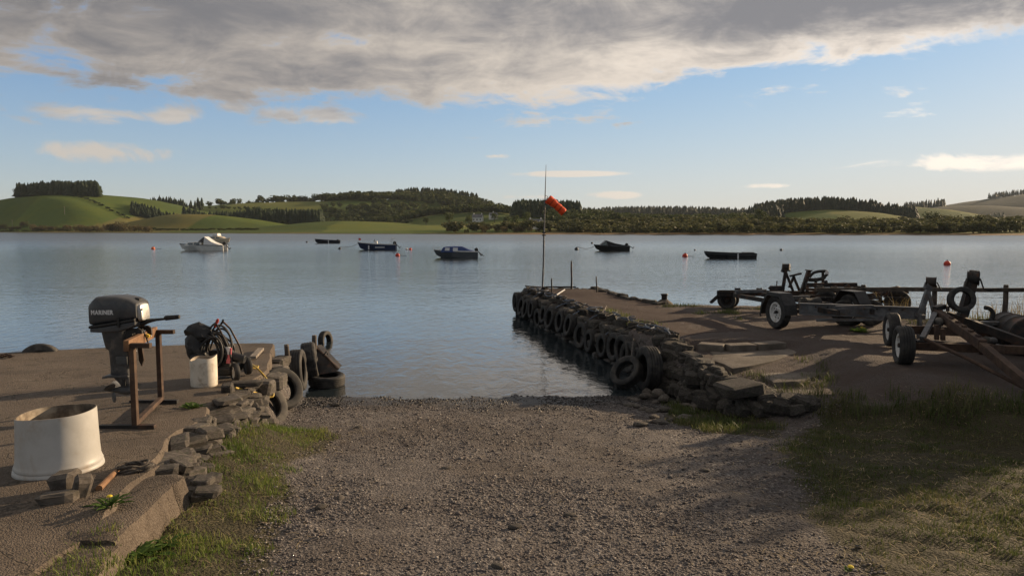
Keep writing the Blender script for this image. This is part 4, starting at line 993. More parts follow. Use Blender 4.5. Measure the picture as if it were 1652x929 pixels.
# ================================================================== jetty
JL = [Vector((2.75, 11.9, PZ)), Vector((2.45, 13.2, PZ)), Vector((1.75, 16.2, PZ)), Vector((1.1, 19.2, PZ)), Vector((.55, 21.8, PZ)), Vector((.62, 22.5, PZ))]
JR = [Vector((4.6, 12.6, PZ)), Vector((4.3, 14.5, PZ)), Vector((3.9, 17.6, PZ)), Vector((3.15, 19.7, PZ)), Vector((2.85, 21.6, PZ)), Vector((2.66, 22.6, PZ))]
jetty = thing('stone_jetty', 'stone jetty with earth top running into the lake, tyres along its side', 'jetty', (2, 17, 0))
def lerp_pts(P, t):
    t = t*(len(P)-1); a = min(int(t), len(P)-2); return P[a].lerp(P[a+1], t-a)
def build_jetty():
    nu, nv = 90, 22; m = MB(); vs = []
    for j in range(nu):
        t = j/(nu-1); l, r = lerp_pts(JL, t), lerp_pts(JR, t)
        for i in range(nv):
            s = i/(nv-1); p = l.lerp(r, s); edge = min(s, 1-s)
            z = p.z+.03+(float(fbm(p.x*1.1, p.y*1.1, 3, 14))-.5)*.08+(float(fbm(p.x*6, p.y*6, 3, 15))-.5)*.02-(.05 if edge < .01 else 0)-.02*math.sin(t*3)-.10*max(0, 1-t/.09)
            vs.append((p.x+(.08*(float(fbm(p.y*2, 1, 3, 17))-.5) if edge < .01 else 0), p.y, z))
    fs = [(j*nv+i, j*nv+i+1, (j+1)*nv+i+1, (j+1)*nv+i) for j in range(nu-1) for i in range(nv-1)]
    rim = [j*nv for j in range(nu)]+[(nu-1)*nv+i for i in range(1, nv)]+[j*nv+nv-1 for j in range(nu-2, -1, -1)]
    b = len(vs); vs += [(vs[q][0], vs[q][1], -1.5) for q in rim]
    fs += [(rim[k+1], rim[k], b+k, b+k+1) for k in range(len(rim)-1)]
    m.add(vs, fs).build('deck', 'jetty_top', jetty, smooth=50, world=True)
def jetty_mat():
    m, k = new_mat('jetty_top'); v = k.n('ShaderNodeTexCoord').outputs['Object']
    vo = k.n('ShaderNodeTexVoronoi'); k.set(vo.inputs['Vector'], v); vo.inputs['Scale'].default_value = 60
    s = k.n('ShaderNodeSeparateColor'); k.set(s.inputs[0], vo.outputs['Color'])
    c = k.mix(.5, k.ramp(s.outputs[0], [(.035, .025, .022), (.065, .047, .041), (.105, .08, .07)]), k.ramp(k.noise(v, 1.5, 6, .65), [(.045, .031, .026), (.08, .058, .049)]))
    p = princ(k, c, .95, 0, bump(k, k.m('ADD', vo.outputs['Distance'], k.noise(v, 25, 5, .65)), .7, .012), .2); k.set(k.out.inputs[0], p.outputs[0])
jetty_mat(); build_jetty()
# wall stones, four courses, waterside; the end; and the coping
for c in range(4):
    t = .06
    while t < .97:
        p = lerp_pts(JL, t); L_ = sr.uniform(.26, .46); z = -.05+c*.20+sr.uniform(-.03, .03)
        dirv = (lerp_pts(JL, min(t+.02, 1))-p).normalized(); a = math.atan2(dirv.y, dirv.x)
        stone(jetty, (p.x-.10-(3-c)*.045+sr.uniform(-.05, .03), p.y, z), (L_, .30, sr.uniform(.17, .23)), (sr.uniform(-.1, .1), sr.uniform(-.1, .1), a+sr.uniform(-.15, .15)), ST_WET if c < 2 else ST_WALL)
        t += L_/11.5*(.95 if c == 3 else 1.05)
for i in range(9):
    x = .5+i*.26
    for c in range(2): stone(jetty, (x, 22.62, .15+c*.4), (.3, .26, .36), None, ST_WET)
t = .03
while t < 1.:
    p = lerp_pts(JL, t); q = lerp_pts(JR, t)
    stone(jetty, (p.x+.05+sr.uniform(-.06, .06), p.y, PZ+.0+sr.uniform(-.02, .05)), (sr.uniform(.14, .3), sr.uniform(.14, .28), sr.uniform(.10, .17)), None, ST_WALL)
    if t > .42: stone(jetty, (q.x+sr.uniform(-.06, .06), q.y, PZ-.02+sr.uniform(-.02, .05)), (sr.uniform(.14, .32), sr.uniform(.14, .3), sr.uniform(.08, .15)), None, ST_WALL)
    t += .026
# ---- tyres hung along the jetty
def hang():
    n = 19
    for i in range(n):
        t = .105+.855*(i/(n-1))**1.08+random.uniform(-.006, .006); p = lerp_pts(JL, t); dv = (lerp_pts(JL, min(t+.03, 1.))-lerp_pts(JL, max(t-.03, 0))).normalized()
        out = Vector((-dv.y, dv.x, 0));
        if out.x > 0: out = -out
        nrm = (out+Vector((random.uniform(-.1, .1), random.uniform(-.22, .06), random.uniform(.0, .22)))).normalized(); r = .3*random.uniform(.78, 1.0)
        c = p+out*(.34+random.uniform(0, .06))+Vector((0, 0, -.40+random.uniform(-.10, .10)))
        top = c+Vector((0, 0, r*.8)); k = p+Vector((.18, random.uniform(-.1, .1), .09))
        tyre(random.choice(['car', 'car', 'van', 'car', 'car']), c, nrm, 'old car tyre hung on rope along the shaded side of the stone jetty', 'tyres hung along the jetty', r/.3,
             [top, top.lerp(k, .5)+Vector((-.03, 0, .03)), k, k+Vector((.10, random.uniform(-.2, .2), -.01))])
hang()
a = D(1046, 594, 11.45); tyre('big', a, (-.985, -.17, .04), 'largest tyre on the jetty, broad and standing upright where the rubble wall begins', s=.86)
a = D(1011, 600, 11.6); tyre('van', a, (-.62, -.50, .60), 'tyre slung low and tilted beside the largest tyre of the jetty', s=.84, rope=[a+Vector((.1, .1, .22)), D(1018, 580, 11.9), D(1022, 545, 12.4)])
# tangled ropes on the coping
for i in range(13):
    t0 = .06+.07*i*.9; p = lerp_pts(JL, min(t0, .98)); r = random.Random(i); t = thing('rope_tangle', 'tangle of faded rope lying on the jetty edge above the tyres', 'rope', p, 0, 'rope tangles on the jetty edge')
    for j in range(3):
        pts = [p+Vector((r.uniform(-.16, .22), r.uniform(-.4, .4), .10+r.uniform(0, .06))) for _ in range(6)]
        MB().tube(CR(pts, 5), .011, 5).build('strand', 'rope_blue' if (i+j) % 2 else 'rope_dark', t, smooth=70, world=True)
# ---- rubble wall from the jetty root towards the land
wall = thing('rubble_wall', 'tumbled rubble stone wall between jetty and slipway', 'wall', (2.8, 10.4, 0))
WL = [Vector((2.78, 12.2, 0)), Vector((2.72, 11.4, 0)), Vector((2.78, 10.7, 0)), Vector((2.9, 9.9, 0)), Vector((3.3, 9.2, 0)), Vector((3.75, 8.95, 0))]
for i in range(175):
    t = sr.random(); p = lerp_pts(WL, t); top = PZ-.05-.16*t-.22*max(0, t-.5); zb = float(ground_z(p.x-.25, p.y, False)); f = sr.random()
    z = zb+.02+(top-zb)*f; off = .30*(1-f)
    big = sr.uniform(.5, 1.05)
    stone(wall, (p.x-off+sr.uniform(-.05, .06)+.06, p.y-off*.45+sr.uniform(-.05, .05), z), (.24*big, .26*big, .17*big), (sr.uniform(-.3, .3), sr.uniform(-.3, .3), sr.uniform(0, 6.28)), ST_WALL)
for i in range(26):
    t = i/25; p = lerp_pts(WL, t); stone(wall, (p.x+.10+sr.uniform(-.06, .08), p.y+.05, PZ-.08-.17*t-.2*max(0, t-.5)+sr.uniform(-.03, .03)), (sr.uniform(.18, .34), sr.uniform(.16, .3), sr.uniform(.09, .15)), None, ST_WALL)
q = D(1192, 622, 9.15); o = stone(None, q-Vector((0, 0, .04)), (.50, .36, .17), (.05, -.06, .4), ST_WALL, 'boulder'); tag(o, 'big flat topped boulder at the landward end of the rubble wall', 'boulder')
for (px, py, s) in ((1045, 630, .16), (1062, 638, .20), (1072, 650, .17), (1088, 632, .22), (1040, 642, .12)):
    q = G(px, py, .06); o = stone(None, (q.x, q.y, float(ground_z(q.x, q.y))+.05), (s*1.2, s, s*.8), None, ST_ROUND, 'fallen_stone'); tag(o, 'rounded stone fallen at the foot of the rubble wall by the water', 'stone', 'stones at the foot of the wall')
for i in range(26):
    px, py = sr.uniform(1010, 1130), sr.uniform(640, 690)
    q = G(px, py, 1.075, -.0986); s = sr.uniform(.07, .15); o = stone(None, (q.x, q.y, float(ground_z(q.x, q.y))+s*.12), (s*1.4, s, s*.5), None, ST_ROUND, 'cobble'); tag(o, 'grey cobble lying on the shingle near the rubble wall', 'stone', 'cobbles by the rubble wall')
for (px, py, s) in ((300, 0, 0),)*0 + ((540, 655, .22), (578, 690, .12), (720, 756, .10), (676, 652, .1), (1137, 760, .1), (920, 832, .09), (830, 850, .12), (548, 806, .12), (518, 820, .11), (925, 838, .07), (802, 914, .09)):
    q = G(px, py, 1.075, -.0986); q.z = float(ground_z(q.x, q.y)); o = stone(None, (q.x, q.y, q.z+s*.05), (s*.9, s*.6, s*.3), None, ST_ROUND, 'loose_stone'); tag(o, 'single larger stone lying loose on the gravel slipway', 'stone', 'loose stones on the slipway')
# ---- broken concrete slabs on the bank
def slab(pts, z, th, label, mat='concrete', name='concrete_slab', tilt=0.):
    P = [Vector((p[0], p[1], 0)) for p in pts]; c = sum(P, Vector())/len(P); t = thing(name, label, 'slab', (c.x, c.y, z)); N = []
    for i in range(len(P)):
        a, b = P[i], P[(i+1) % len(P)]
        for k in range(4): N.append(a.lerp(b, k/4)+Vector((sr.uniform(-.03, .03), sr.uniform(-.03, .03), 0)))
    m = MB(); n = len(N); top = [(p.x, p.y, z+th+(p.y-c.y)*tilt) for p in N]; bot = [(p.x, p.y, z-.15) for p in N]; inn = [(c.x+(p.x-c.x)*.9, c.y+(p.y-c.y)*.9, z+th+.012+(p.y-c.y)*.9*tilt) for p in N]
    m.add(bot+top+inn, [(i, (i+1) % n, n+(i+1) % n, n+i) for i in range(n)]+[(n+i, n+(i+1) % n, 2*n+(i+1) % n, 2*n+i) for i in range(n)]+[tuple(2*n+i for i in range(n))])
    m.build('top', mat, t, smooth=30, world=True); return t
gq = lambda px, py, z: tuple(G(px, py, z))[:2]
slab([gq(1142, 566, .55), gq(1270, 560, .55), gq(1292, 572, .55), gq(1232, 590, .55), gq(1185, 598, .55), gq(1148, 584, .55)], .555, .03, 'sunken flat concrete slab behind the rubble wall')
slab([gq(1248, 622, .42), gq(1300, 616, .42), gq(1320, 630, .42), gq(1300, 644, .42), gq(1262, 642, .42)], .37, .06, 'small rounded broken slab at the top of the worn path')
slab([gq(1228, 603, .52), gq(1300, 592, .52), gq(1335, 600, .52), gq(1290, 614, .52), gq(1245, 615, .52)], .46, .05, 'cracked slab lying between the sunken slab and the grass mound')
for i, (a, b) in enumerate((((1128, 553), (1170, 556)), ((1172, 556), (1215, 554)), ((1217, 554), (1262, 551)))):
    p0, p1 = GP(*a), GP(*b); t = thing('edging_stone', 'flat edging stone set along the drop to the sunken slab', 'stone', (p0+p1)/2, 0, 'edging stones above the sunken slab')
    MB().beam(p0-Vector((0, 0, .07)), p1-(p1-p0)*.03-Vector((0, 0, .07)), .26, .15).build('block', 'concrete', t, bevel=.015, world=True)
# ================================================================== windsock and posts on the jetty end
def build_windsock():
    b = D(875, 465, 22.3); b.z = PZ; top = D(881, 266, 22.3); t = thing('windsock_mast', 'tall thin grey mast on the jetty end with an orange windsock', 'windsock', b)
    j = D(877.5, 378, 22.3)
    MB().tube([b, b.lerp(j, .5)+Vector((.01, 0, 0)), j], [.030, .028, .026], 10).build('lower_tube', 'galvanised', t, smooth=60, world=True)
    MB().tube([j-Vector((0, 0, .12)), j.lerp(top, .45), j.lerp(top, .8), top], [.022, .019, .012, .006], 10).build('upper_tube', 'galvanised', t, smooth=60, world=True)
    for dz in (-.03, .05): MB().box(j+Vector((.0, 0, dz)), (.12, .07, .035)).build('clamp', 'black_steel', t, bevel=.004, world=True)
    a, e = D(883.5, 321, 22.3), D(910, 343.5, 22.3); ax = (e-a); rings = []; L = ax.length; axn = ax.normalized()
    side = Vector((0, 1, 0)); upv = side.cross(axn).normalized(); N = 17
    for i in range(N):
        s = i/(N-1); r = .165-.03*s+.008*math.sin(s*22); sag = -.02*math.sin(s*3.1)
        rings.append([a+ax*s+upv*(r*(.82+.06*math.sin(s*9))*math.cos(2*math.pi*k/20)+sag)+side*(r*math.sin(2*math.pi*k/20))*(1-.12*s) for k in range(20)])
    sock = MB().loft(rings, caps=False).build('sock', 'sock_orange', t, smooth=60, world=True); so_ = sock.modifiers.new('thick', 'SOLIDIFY'); so_.thickness = .006
    for s in (.04, .25, .5, .74):
        i = int(s*(N-1)); c = a+ax*s; m = MB(); rr_ = []
        for d in (-.011, .011):
            rr_.append([c+axn*d+(rings[i][k]-(a+ax*(i/(N-1))))*1.012 for k in range(20)])
        m.loft(rr_, caps=False).build('seam', 'seam_dark', sock, smooth=60, world=True)
    MB().tube([D(880, 316, 22.3), D(884, 316.5, 22.3), a+upv*.13], .010, 6).build('swivel_arm', 'galvanised', t, world=True)
    MB().tube([D(880, 325, 22.3), a-upv*.13], .008, 6).build('swivel_arm', 'galvanised', t, world=True)
    MB().box(b+Vector((0, 0, .05)), (.2, .2, .1)).build('foot', 'black_steel', t, bevel=.01, world=True)
build_windsock()
t = thing('iron_rail', 'low iron bar across the jetty end at the foot of the mast', 'rail', D(900, 465, 22.42))
MB().tube([D(868, 463, 22.45), D(929, 463, 22.45)], .025, 8).build('bar', 'black_steel', t, world=True); MB().cyl(D(904, 463, 22.45), D(904, 470, 22.45), .02).build('leg', 'black_steel', t, world=True); MB().cyl(D(871, 462, 22.45), D(871, 470, 22.45), .02).build('leg', 'black_steel', t, world=True)
def jpost(px, ybase, ytop, Y, label, lean=0, r=.028): post(D(px, ybase, Y)-Vector((0, 0, .05)), D(px+lean, ytop, Y), r, label, 'black_steel', 8, 'iron_post')
jpost(922, 466, 421, 22.2, 'tallest dark iron post on the jetty end, beside the rail'); jpost(890, 475, 449, 21.0, 'short iron post near the tyre side of the jetty end', 0, .022); jpost(963, 472, 446, 21.4, 'thin bent iron post on the open side of the jetty', -1, .020)
q0, q1 = GP(898, 479), GP(911, 471); t = thing('pale_stick', 'pale stripped stick lying across the jetty top', 'stick', q0); MB().tube([q0+Vector((0, 0, .06)), q1+Vector((0, 0, .07))], [.022, .018], 7).build('wood', 'wheel_white', t, world=True)
q0, q1 = GP(966, 512), GP(976, 505); t = thing('broken_stake', 'short broken stake sticking up from the jetty edge', 'stick', q0); MB().tube([q0, q0.lerp(q1, .5)+Vector((.05, 0, .1)), q1+Vector((.03, 0, .17))], [.02, .018, .01], 7).build('wood', 'wood_grey', t, world=True)
q = GP(1073, 490); t = thing('mooring_bollard', 'squat dark mooring bollard on a mound at the quay back edge', 'bollard', q+Vector((0, .1, -.05)))
MB().lathe([(.0, .16), (.09, .15), (.19, .08), (.26, .0), (.27, -.08)], 20, None, False, lambda a, z: .06*math.sin(3*a)).build('mound', 'wood_dark', t, smooth=60)
MB().lathe([(.0, .30), (.085, .30), (.095, .28), (.075, .24), (.075, .10)], 14).build('head', 'black_steel', t, smooth=45)

# ================================================================== wheels
def wheel(parent, c, nrm, Rw, w, rimmat='wheel_white', tyremat='rubber'):
    """wheel > tyre, rim; c and nrm in world space, nrm towards the visible face"""
    M = ROOT[parent].inverted() @ (Matrix.Translation(Vector(c)) @ Vector(nrm).normalized().to_track_quat('Z', 'Y').to_matrix().to_4x4())
    h = w/2; ri = Rw*.60
    hub = MB().lathe([(.0, h*.75), (.028, h*.75), (.034, h*.55), (.034, -h*.5), (.0, -h*.5)], 16, M).build('wheel', 'black_steel', parent, smooth=40)
    prof = [(ri, h*.55), (ri+.014, h*.80), (Rw*.82, h), (Rw*.93, h*.94), (Rw*.985, h*.76)]
    for cc in (.5, .17, -.17, -.5): prof += [(Rw, h*(cc+.08)), (Rw-.008, h*(cc+.06)), (Rw-.008, h*(cc-.06)), (Rw, h*(cc-.08))]
    prof += [(Rw*.985, -h*.76), (Rw*.93, -h*.94), (Rw*.82, -h), (ri+.014, -h*.80), (ri, -h*.55)]
    MB().lathe(prof, 44, M, True).build('tyre', tyremat, hub, smooth=28)
    rp = [(.034, h*.30), (ri*.38, h*.36), (ri*.5, h*.20), (ri*.72, h*.14), (ri*.82, h*.30), (ri*.86, h*.62), (ri*1.03, h*.66), (ri*1.05, h*.58), (ri*1.0, h*.5), (ri*.98, -h*.5), (ri*1.04, -h*.66), (ri*.94, -h*.62), (ri*.9, -h*.1), (.034, h*.1)]
    rim = MB().lathe(rp, 36, M, True).build('rim', rimmat, hub, smooth=30)
    if rimmat == 'wheel_white':
        for i in range(8):
            a = 2*math.pi*i/8+.3; p = M @ Vector((ri*.62*math.cos(a), ri*.62*math.sin(a), h*.17)); q = M @ Vector((ri*.62*math.cos(a), ri*.62*math.sin(a), h*.19))
            MB().cyl(p, q, .016, .016, 8).build('slot', 'black_plastic', hub)
        for i in range(4):
            a = 2*math.pi*i/4; p = M @ Vector((ri*.30*math.cos(a), ri*.30*math.sin(a), h*.34)); q = M @ Vector((ri*.30*math.cos(a), ri*.30*math.sin(a), h*.50)); MB().cyl(p, q, .009, .009, 6).build('wheel_nut', 'black_steel', hub)
    return hub
def roller(parent, p0, p1, r, mat='rubber'):
    p0 = Vector(p0); p1 = Vector(p1); rg = []
    m = MB(); ax = p1-p0
    for s, k in ((0, .75), (.06, 1), (.35, .85), (.5, .8), (.65, .85), (.94, 1), (1, .75)): rg.append(m.ring(p0+ax*s, ax, r*k, 16))
    return m.loft(rg).build('roller', mat, parent, smooth=50, world=True)
def winch(parent, base, top, crank, mat, w=.075, headr=.085, crank_len=.16):
    base = Vector(base); top = Vector(top); crank = Vector(crank)
    MB().beam(base, top, w, w*.8, (0, 1, 0)).build('winch_post', mat, parent, bevel=.004, world=True)
    ax = Vector((.85, -.5, 0)).normalized()
    h = MB().cyl(top-ax*.07, top+ax*.07, headr, headr, 20).build('winch_drum', 'black_steel', parent, bevel=.006, world=True)
    for s in (-.075, .075): MB().cyl(top+ax*s-ax*.006, top+ax*s+ax*.006, headr*1.15, headr*1.15, 20).build('flange', 'black_steel', h, world=True)
    MB().box(top+Vector((-.05, 0, -.07)), (.10, .10, .12), Matrix.Rotation(.3, 3, 'Y')).build('winch_frame', mat, parent, bevel=.006, world=True)
    a = top+ax*.09; b = a+crank*crank_len; c = b+ax*.10
    MB().tube([a, b], .011, 6).build('crank_arm', 'black_steel', h, world=True); MB().cyl(b, c, .015, .015, 8).build('crank_grip', 'black_plastic', h, world=True)
    return h

# ================================================================== trailer with black mudguards
def trailer_mudguards():
    wc = GP(1257, 530); a = Vector((.96, .22, 0)).normalized(); f = Vector((-a.y, a.x, 0)); Rw = .315
    c0 = wc+Vector((0, 0, Rw))+f*.05; t = thing('boat_trailer', 'boat trailer with black mudguards and white wheels on the hard standing', 'trailer', wc+a*.75)
    c1 = c0+a*1.62
    up = Vector((0, 0, 1))
    wheel(t, c0, -a, Rw, .18); wheel(t, c1, a, Rw, .18)
    MB().beam(c0+a*.1, c1-a*.1, .07, .07).build('axle', 'black_steel', t, bevel=.004, world=True)
    for c, s in ((c0, 1), (c1, -1)):
        pts = [(-.46, -.02), (-.42, .16), (-.24, .37), (.20, .37), (.40, .16), (.46, -.08)]; m = MB(); vs = []
        for (u, z) in pts:
            for w in (-.13, .13): vs.append(c+f*u*.92+up*z+a*w)
        vs2 = [v+up*.012 for v in vs]; n = len(vs)
        fs = [(2*i, 2*i+1, 2*i+3, 2*i+2) for i in range(5)]+[(n+2*i, n+2*i+2, n+2*i+3, n+2*i+1) for i in range(5)]+[(2*i, 2*i+2, n+2*i+2, n+2*i) for i in range(5)]+[(2*i+1, n+2*i+1, n+2*i+3, 2*i+3) for i in range(5)]+[(0, n, n+1, 1), (10, 11, n+11, n+10)]
        g = m.add(vs+vs2, fs).build('mudguard', 'black_plastic', t, smooth=20, world=True)
        lip = MB(); e = c-a*.13*s
        lip.loft([[e+f*u*.92+up*z-a*.006, e+f*u*.92+up*z+a*.006, e+f*u*.86+up*(z-.06)+a*.006, e+f*u*.86+up*(z-.06)-a*.006] for (u, z) in pts]).build('lip', 'black_plastic', g, smooth=20, world=True)
    for s in (.28, .72):
        b0 = c0.lerp(c1, s)+up*.10; MB().beam(b0-f*1.15, b0+f*2.4, .06, .09).build('side_rail', 'black_steel', t, bevel=.004, world=True)
    k = c0.lerp(c1, .5)+up*.10
    for u in (-1.1, 0.75, 2.3): MB().beam(c0.lerp(c1, .26)+up*.19+f*u, c0.lerp(c1, .74)+up*.19+f*u, .06, .07).build('cross_member', 'galvanised', t, bevel=.004, world=True)
    for (pa, pb, y0) in (((1290, 488), (1322, 487), 13.9), ((1367, 487), (1397, 484), 14.2)):
        roller(t, D(*pa, y0), D(*pb, y0), .095, 'rubber_dusty')
    roller(t, D(1296, 489, 13.7), D(1322, 488, 13.8), .11, 'rubber')
trailer_mudguards()
# ================================================================== galvanised trailer, beam towards the fence
def trailer_galv():
    b0, b1 = D(1308, 499, 13.2), D(1468, 503, 12.6); b0.z = b1.z = .70+.42; dv = (b1-b0).normalized(); n = Vector((-dv.y, dv.x, 0)); up = Vector((0, 0, 1))
    t = thing('boat_trailer', 'pale galvanised boat trailer with bolted beam and tall white winch post', 'trailer', Vector(((b0.x+b1.x)/2, (b0.y+b1.y)/2, PZ)))
    MB().beam(b0-dv*.2, b1+dv*.25, .02, .20).build('beam_web', 'galvanised', t, world=True)
    for z in (-.10, .10): MB().beam(b0-dv*.2+up*z, b1+dv*.25+up*z, .10, .016).build('beam_flange', 'galvanised', t, world=True)
    L = (b1-b0).length
    for i in range(8):
        p = b0+dv*L*(i+.4)/8+up*.05-n*.018; MB().cyl(p+n*.01, p-n*.012, .018, .018, 8).build('bolt', 'black_steel', t, world=True)
    MB().beam(b0+dv*.1-n*.02-up*.20, b1-dv*.4-n*.02-up*.13, .06, .05).build('lower_rail', 'galvanised', t, bevel=.004, world=True)
    ax = b0+dv*.55
    for px in (1348, 1388):
        c = GP(px, 521); c = Vector((c.x, 14.0, PZ+.26)); wheel(t, c, (-.35, -.93, 0), .26, .16, 'black_steel')
    MB().beam(Vector((6.2, 14.0, PZ+.27)), Vector((7.0, 14.0, PZ+.27)), .06, .06).build('axle', 'black_steel', t, world=True)
    for px in (1350, 1386): MB().beam(Vector((px_x(px, 14.0), 14.0, PZ+.27)), Vector((px_x(px, 13.2), 13.05, 1.06)), .05, .05).build('strut', 'galvanised', t, world=True)
    base, top = D(1482, 512, 12.5), D(1502, 455, 12.5); h = winch(t, base, top, (.55, .1, -.85), 'galvanised', .085, .085, .17)
    MB().beam(D(1505, 500, 12.45), D(1497, 468, 12.5), .05, .05, (0, 1, 0)).build('winch_brace', 'galvanised', t, bevel=.003, world=True)
    MB().beam(b1+dv*.1, D(1490, 512, 12.4), .08, .08).build('drawbar', 'galvanised', t, bevel=.004, world=True)
    MB().beam(D(1484, 512, 12.4), Vector((D(1484, 512, 12.4).x, 12.4, PZ)), .06, .06, (0, 1, 0)).build('prop_stand', 'galvanised', t, world=True)
trailer_galv()
# ================================================================== long black trailer at the back edge
def trailer_black():
    up = Vector((0, 0, 1)); Y = 16.9
    t = thing('boat_trailer', 'long low black boat trailer with upright posts at the quay back edge', 'trailer', Vector((D(1250, 480, Y).x, Y, PZ)))
    for dy, o in ((0, 0), (.95, 6)):
        MB().beam(D(1157+o, 473, Y+dy), D(1345+o, 474, Y+dy), .09, .13).build('side_rail', 'black_steel', t, bevel=.006, world=True)
    MB().beam(D(1160, 469.5, Y-.07), D(1262, 470.5, Y-.07), .05, .05).build('top_rail', 'wood_dark', t, bevel=.004, world=True)
    for px in (1163, 1230, 1300, 1340): MB().beam(D(px, 473.5, Y+.05), D(px+6, 473.5, Y+.9), .07, .10).build('cross_member', 'black_steel', t, world=True)
    c = D(1172, 491, Y+.1); c.z = PZ+.21
    wheel(t, c, (-.15, -1, 0), .21, .2, 'black_steel'); wheel(t, c+Vector((.16, .25, 0)), (-.15, -1, 0), .21, .2, 'black_steel')
    MB().beam(D(1158, 478, Y), D(1147, 488, Y+.1), .12, .06).build('tail_skid', 'black_steel', t, world=True)
    for px in (1190, 1225):
        roller(t, D(px-4.5, 466.5, Y), D(px+4.5, 466.5, Y), .035); MB().beam(D(px, 467, Y), D(px, 472, Y), .03, .04, (0, 1, 0)).build('roller_bracket', 'black_steel', t, world=True)
    # coupling block with brake lever
    MB().box(D(1252, 465, Y), (.28, .14, .12)).build('coupling', 'black_steel', t, bevel=.02, world=True); MB().tube([D(1253, 462, Y), D(1253.5, 453, Y)], .012, 6).build('brake_lever', 'black_steel', t, world=True); MB().tube([D(1246, 464, Y), D(1240, 465, Y)], .03, 8).build('ball_head', 'black_steel', t, world=True)
    winch(t, D(1262, 472, Y), D(1268.5, 431, Y), (-.75, 0, -.6), 'black_steel', .07, .08, .13)
    MB().beam(D(1280, 471, Y), D(1268, 440, Y), .05, .05, (0, 1, 0)).build('winch_brace', 'black_steel', t, bevel=.003, world=True)
    MB().beam(D(1273, 464, Y+.4), D(1281, 445, Y+.4), .05, .05, (0, 1, 0)).build('bow_post', 'black_steel', t, world=True); MB().beam(D(1291, 472, Y+.4), D(1280, 446, Y+.4), .05, .05, (0, 1, 0)).build('bow_post', 'black_steel', t, world=True)
    MB().beam(D(1274, 445.5, Y+.4), D(1293, 441, Y+.4), .07, .045, (0, 0, 1)).build('bow_rest', 'rubber', t, bevel=.01, world=True)
    MB().beam(D(1293, 472, Y-.1), D(1305, 437, Y-.1), .08, .10, (0, 1, 0)).build('bow_post', 'black_steel', t, bevel=.004, world=True); MB().beam(D(1301, 436, Y-.1), D(1308.5, 436.5, Y-.1), .16, .03).build('post_cap', 'black_steel', t, world=True)
    # bent cradle hoops
    for (P, r) in (([(1306, 447), (1313, 440), (1325, 437.5), (1333, 438), (1334, 443), (1328, 447)], .035), ([(1304, 451), (1312, 451.5), (1322, 450.5), (1329, 448), (1331, 444)], .045)):
        MB().tube(CR([D(x, y, Y) for x, y in P], 5), r, 8).build('cradle_hoop', 'rubber', t, smooth=70, world=True)
    for px, y0, y1 in ((1316, 473, 451), (1327.5, 473, 438)): MB().beam(D(px, y0, Y), D(px, y1, Y), .05, .05, (0, 1, 0)).build('cradle_leg', 'black_steel', t, world=True)
    wt = MB().cyl(D(1333, 440, Y-.06), D(1335, 440, Y-.1), .04, .04, 12).build('white_cap', 'decal_white', t, world=True)
trailer_black()
# ================================================================== tangle of a second dark trailer behind
def trailer_back():
    Y = 15.9; t = thing('boat_trailer', 'dark trailer frame with raised bar standing behind the mudguard trailer', 'trailer', Vector((D(1380, 480, Y).x, Y, PZ)))
    B = lambda a, b, w, h, n, m='black_steel', dy=0, dy2=None: MB().beam(D(*a, Y+dy), D(*b, Y+(dy if dy2 is None else dy2)), w, h).build(n, m, t, bevel=.004, world=True)
    B((1300, 460), (1382, 459.5), .08, .10, 'raised_bar', dy=.6); B((1380, 460), (1381, 470), .06, .08, 'bar_leg', dy=.6); B((1302, 461), (1302, 476), .05, .07, 'bar_leg', dy=.6)
    B((1380, 464), (1440, 474), .08, .10, 'drawbar', dy=.5); B((1400, 477), (1465, 470), .07, .09, 'side_rail', 'rust', .1)
    B((1345, 469), (1405, 478), .08, .09, 'side_rail'); B((1290, 478), (1420, 480), .08, .08, 'side_rail'); B((1300, 466), (1345, 470), .05, .06, 'cross_member', 'rust')
    for px, py in ((1322, 464), (1345, 466), (1411, 468), (1430, 470)): roller(t, D(px-5, py, Y+.2), D(px+5, py-1, Y+.2), .055)
    B((1330, 455), (1334, 454), .08, .06, 'lamp_bracket'); B((1365, 460), (1369, 466), .10, .10, 'roller_bracket', dy=.5)
    for px in (1332, 1447): c = D(px, 505, Y); c.z = PZ+.27; wheel(t, c, (-.3, -.95, 0), .27, .17, 'black_steel')
    MB().beam(Vector((px_x(1332, Y), Y+.15, PZ+.27)), Vector((px_x(1447, Y), Y+.15, PZ+.27)), .07, .07).build('axle', 'black_steel', t, world=True)
    B((1349, 491), (1349, 478), .06, .06, 'spring_hanger', dy=.15); B((1420, 496), (1420, 479), .06, .06, 'spring_hanger', dy=.15)
    for i in range(4): MB().tube(CR([D(1420+i*6, 480, Y-.1), D(1432+i*4, 466-i, Y-.1), D(1450+i*2, 468, Y), D(1462, 482+i, Y)], 5), .02, 6).build('bent_tube', 'black_steel', t, smooth=70, world=True)
trailer_back()
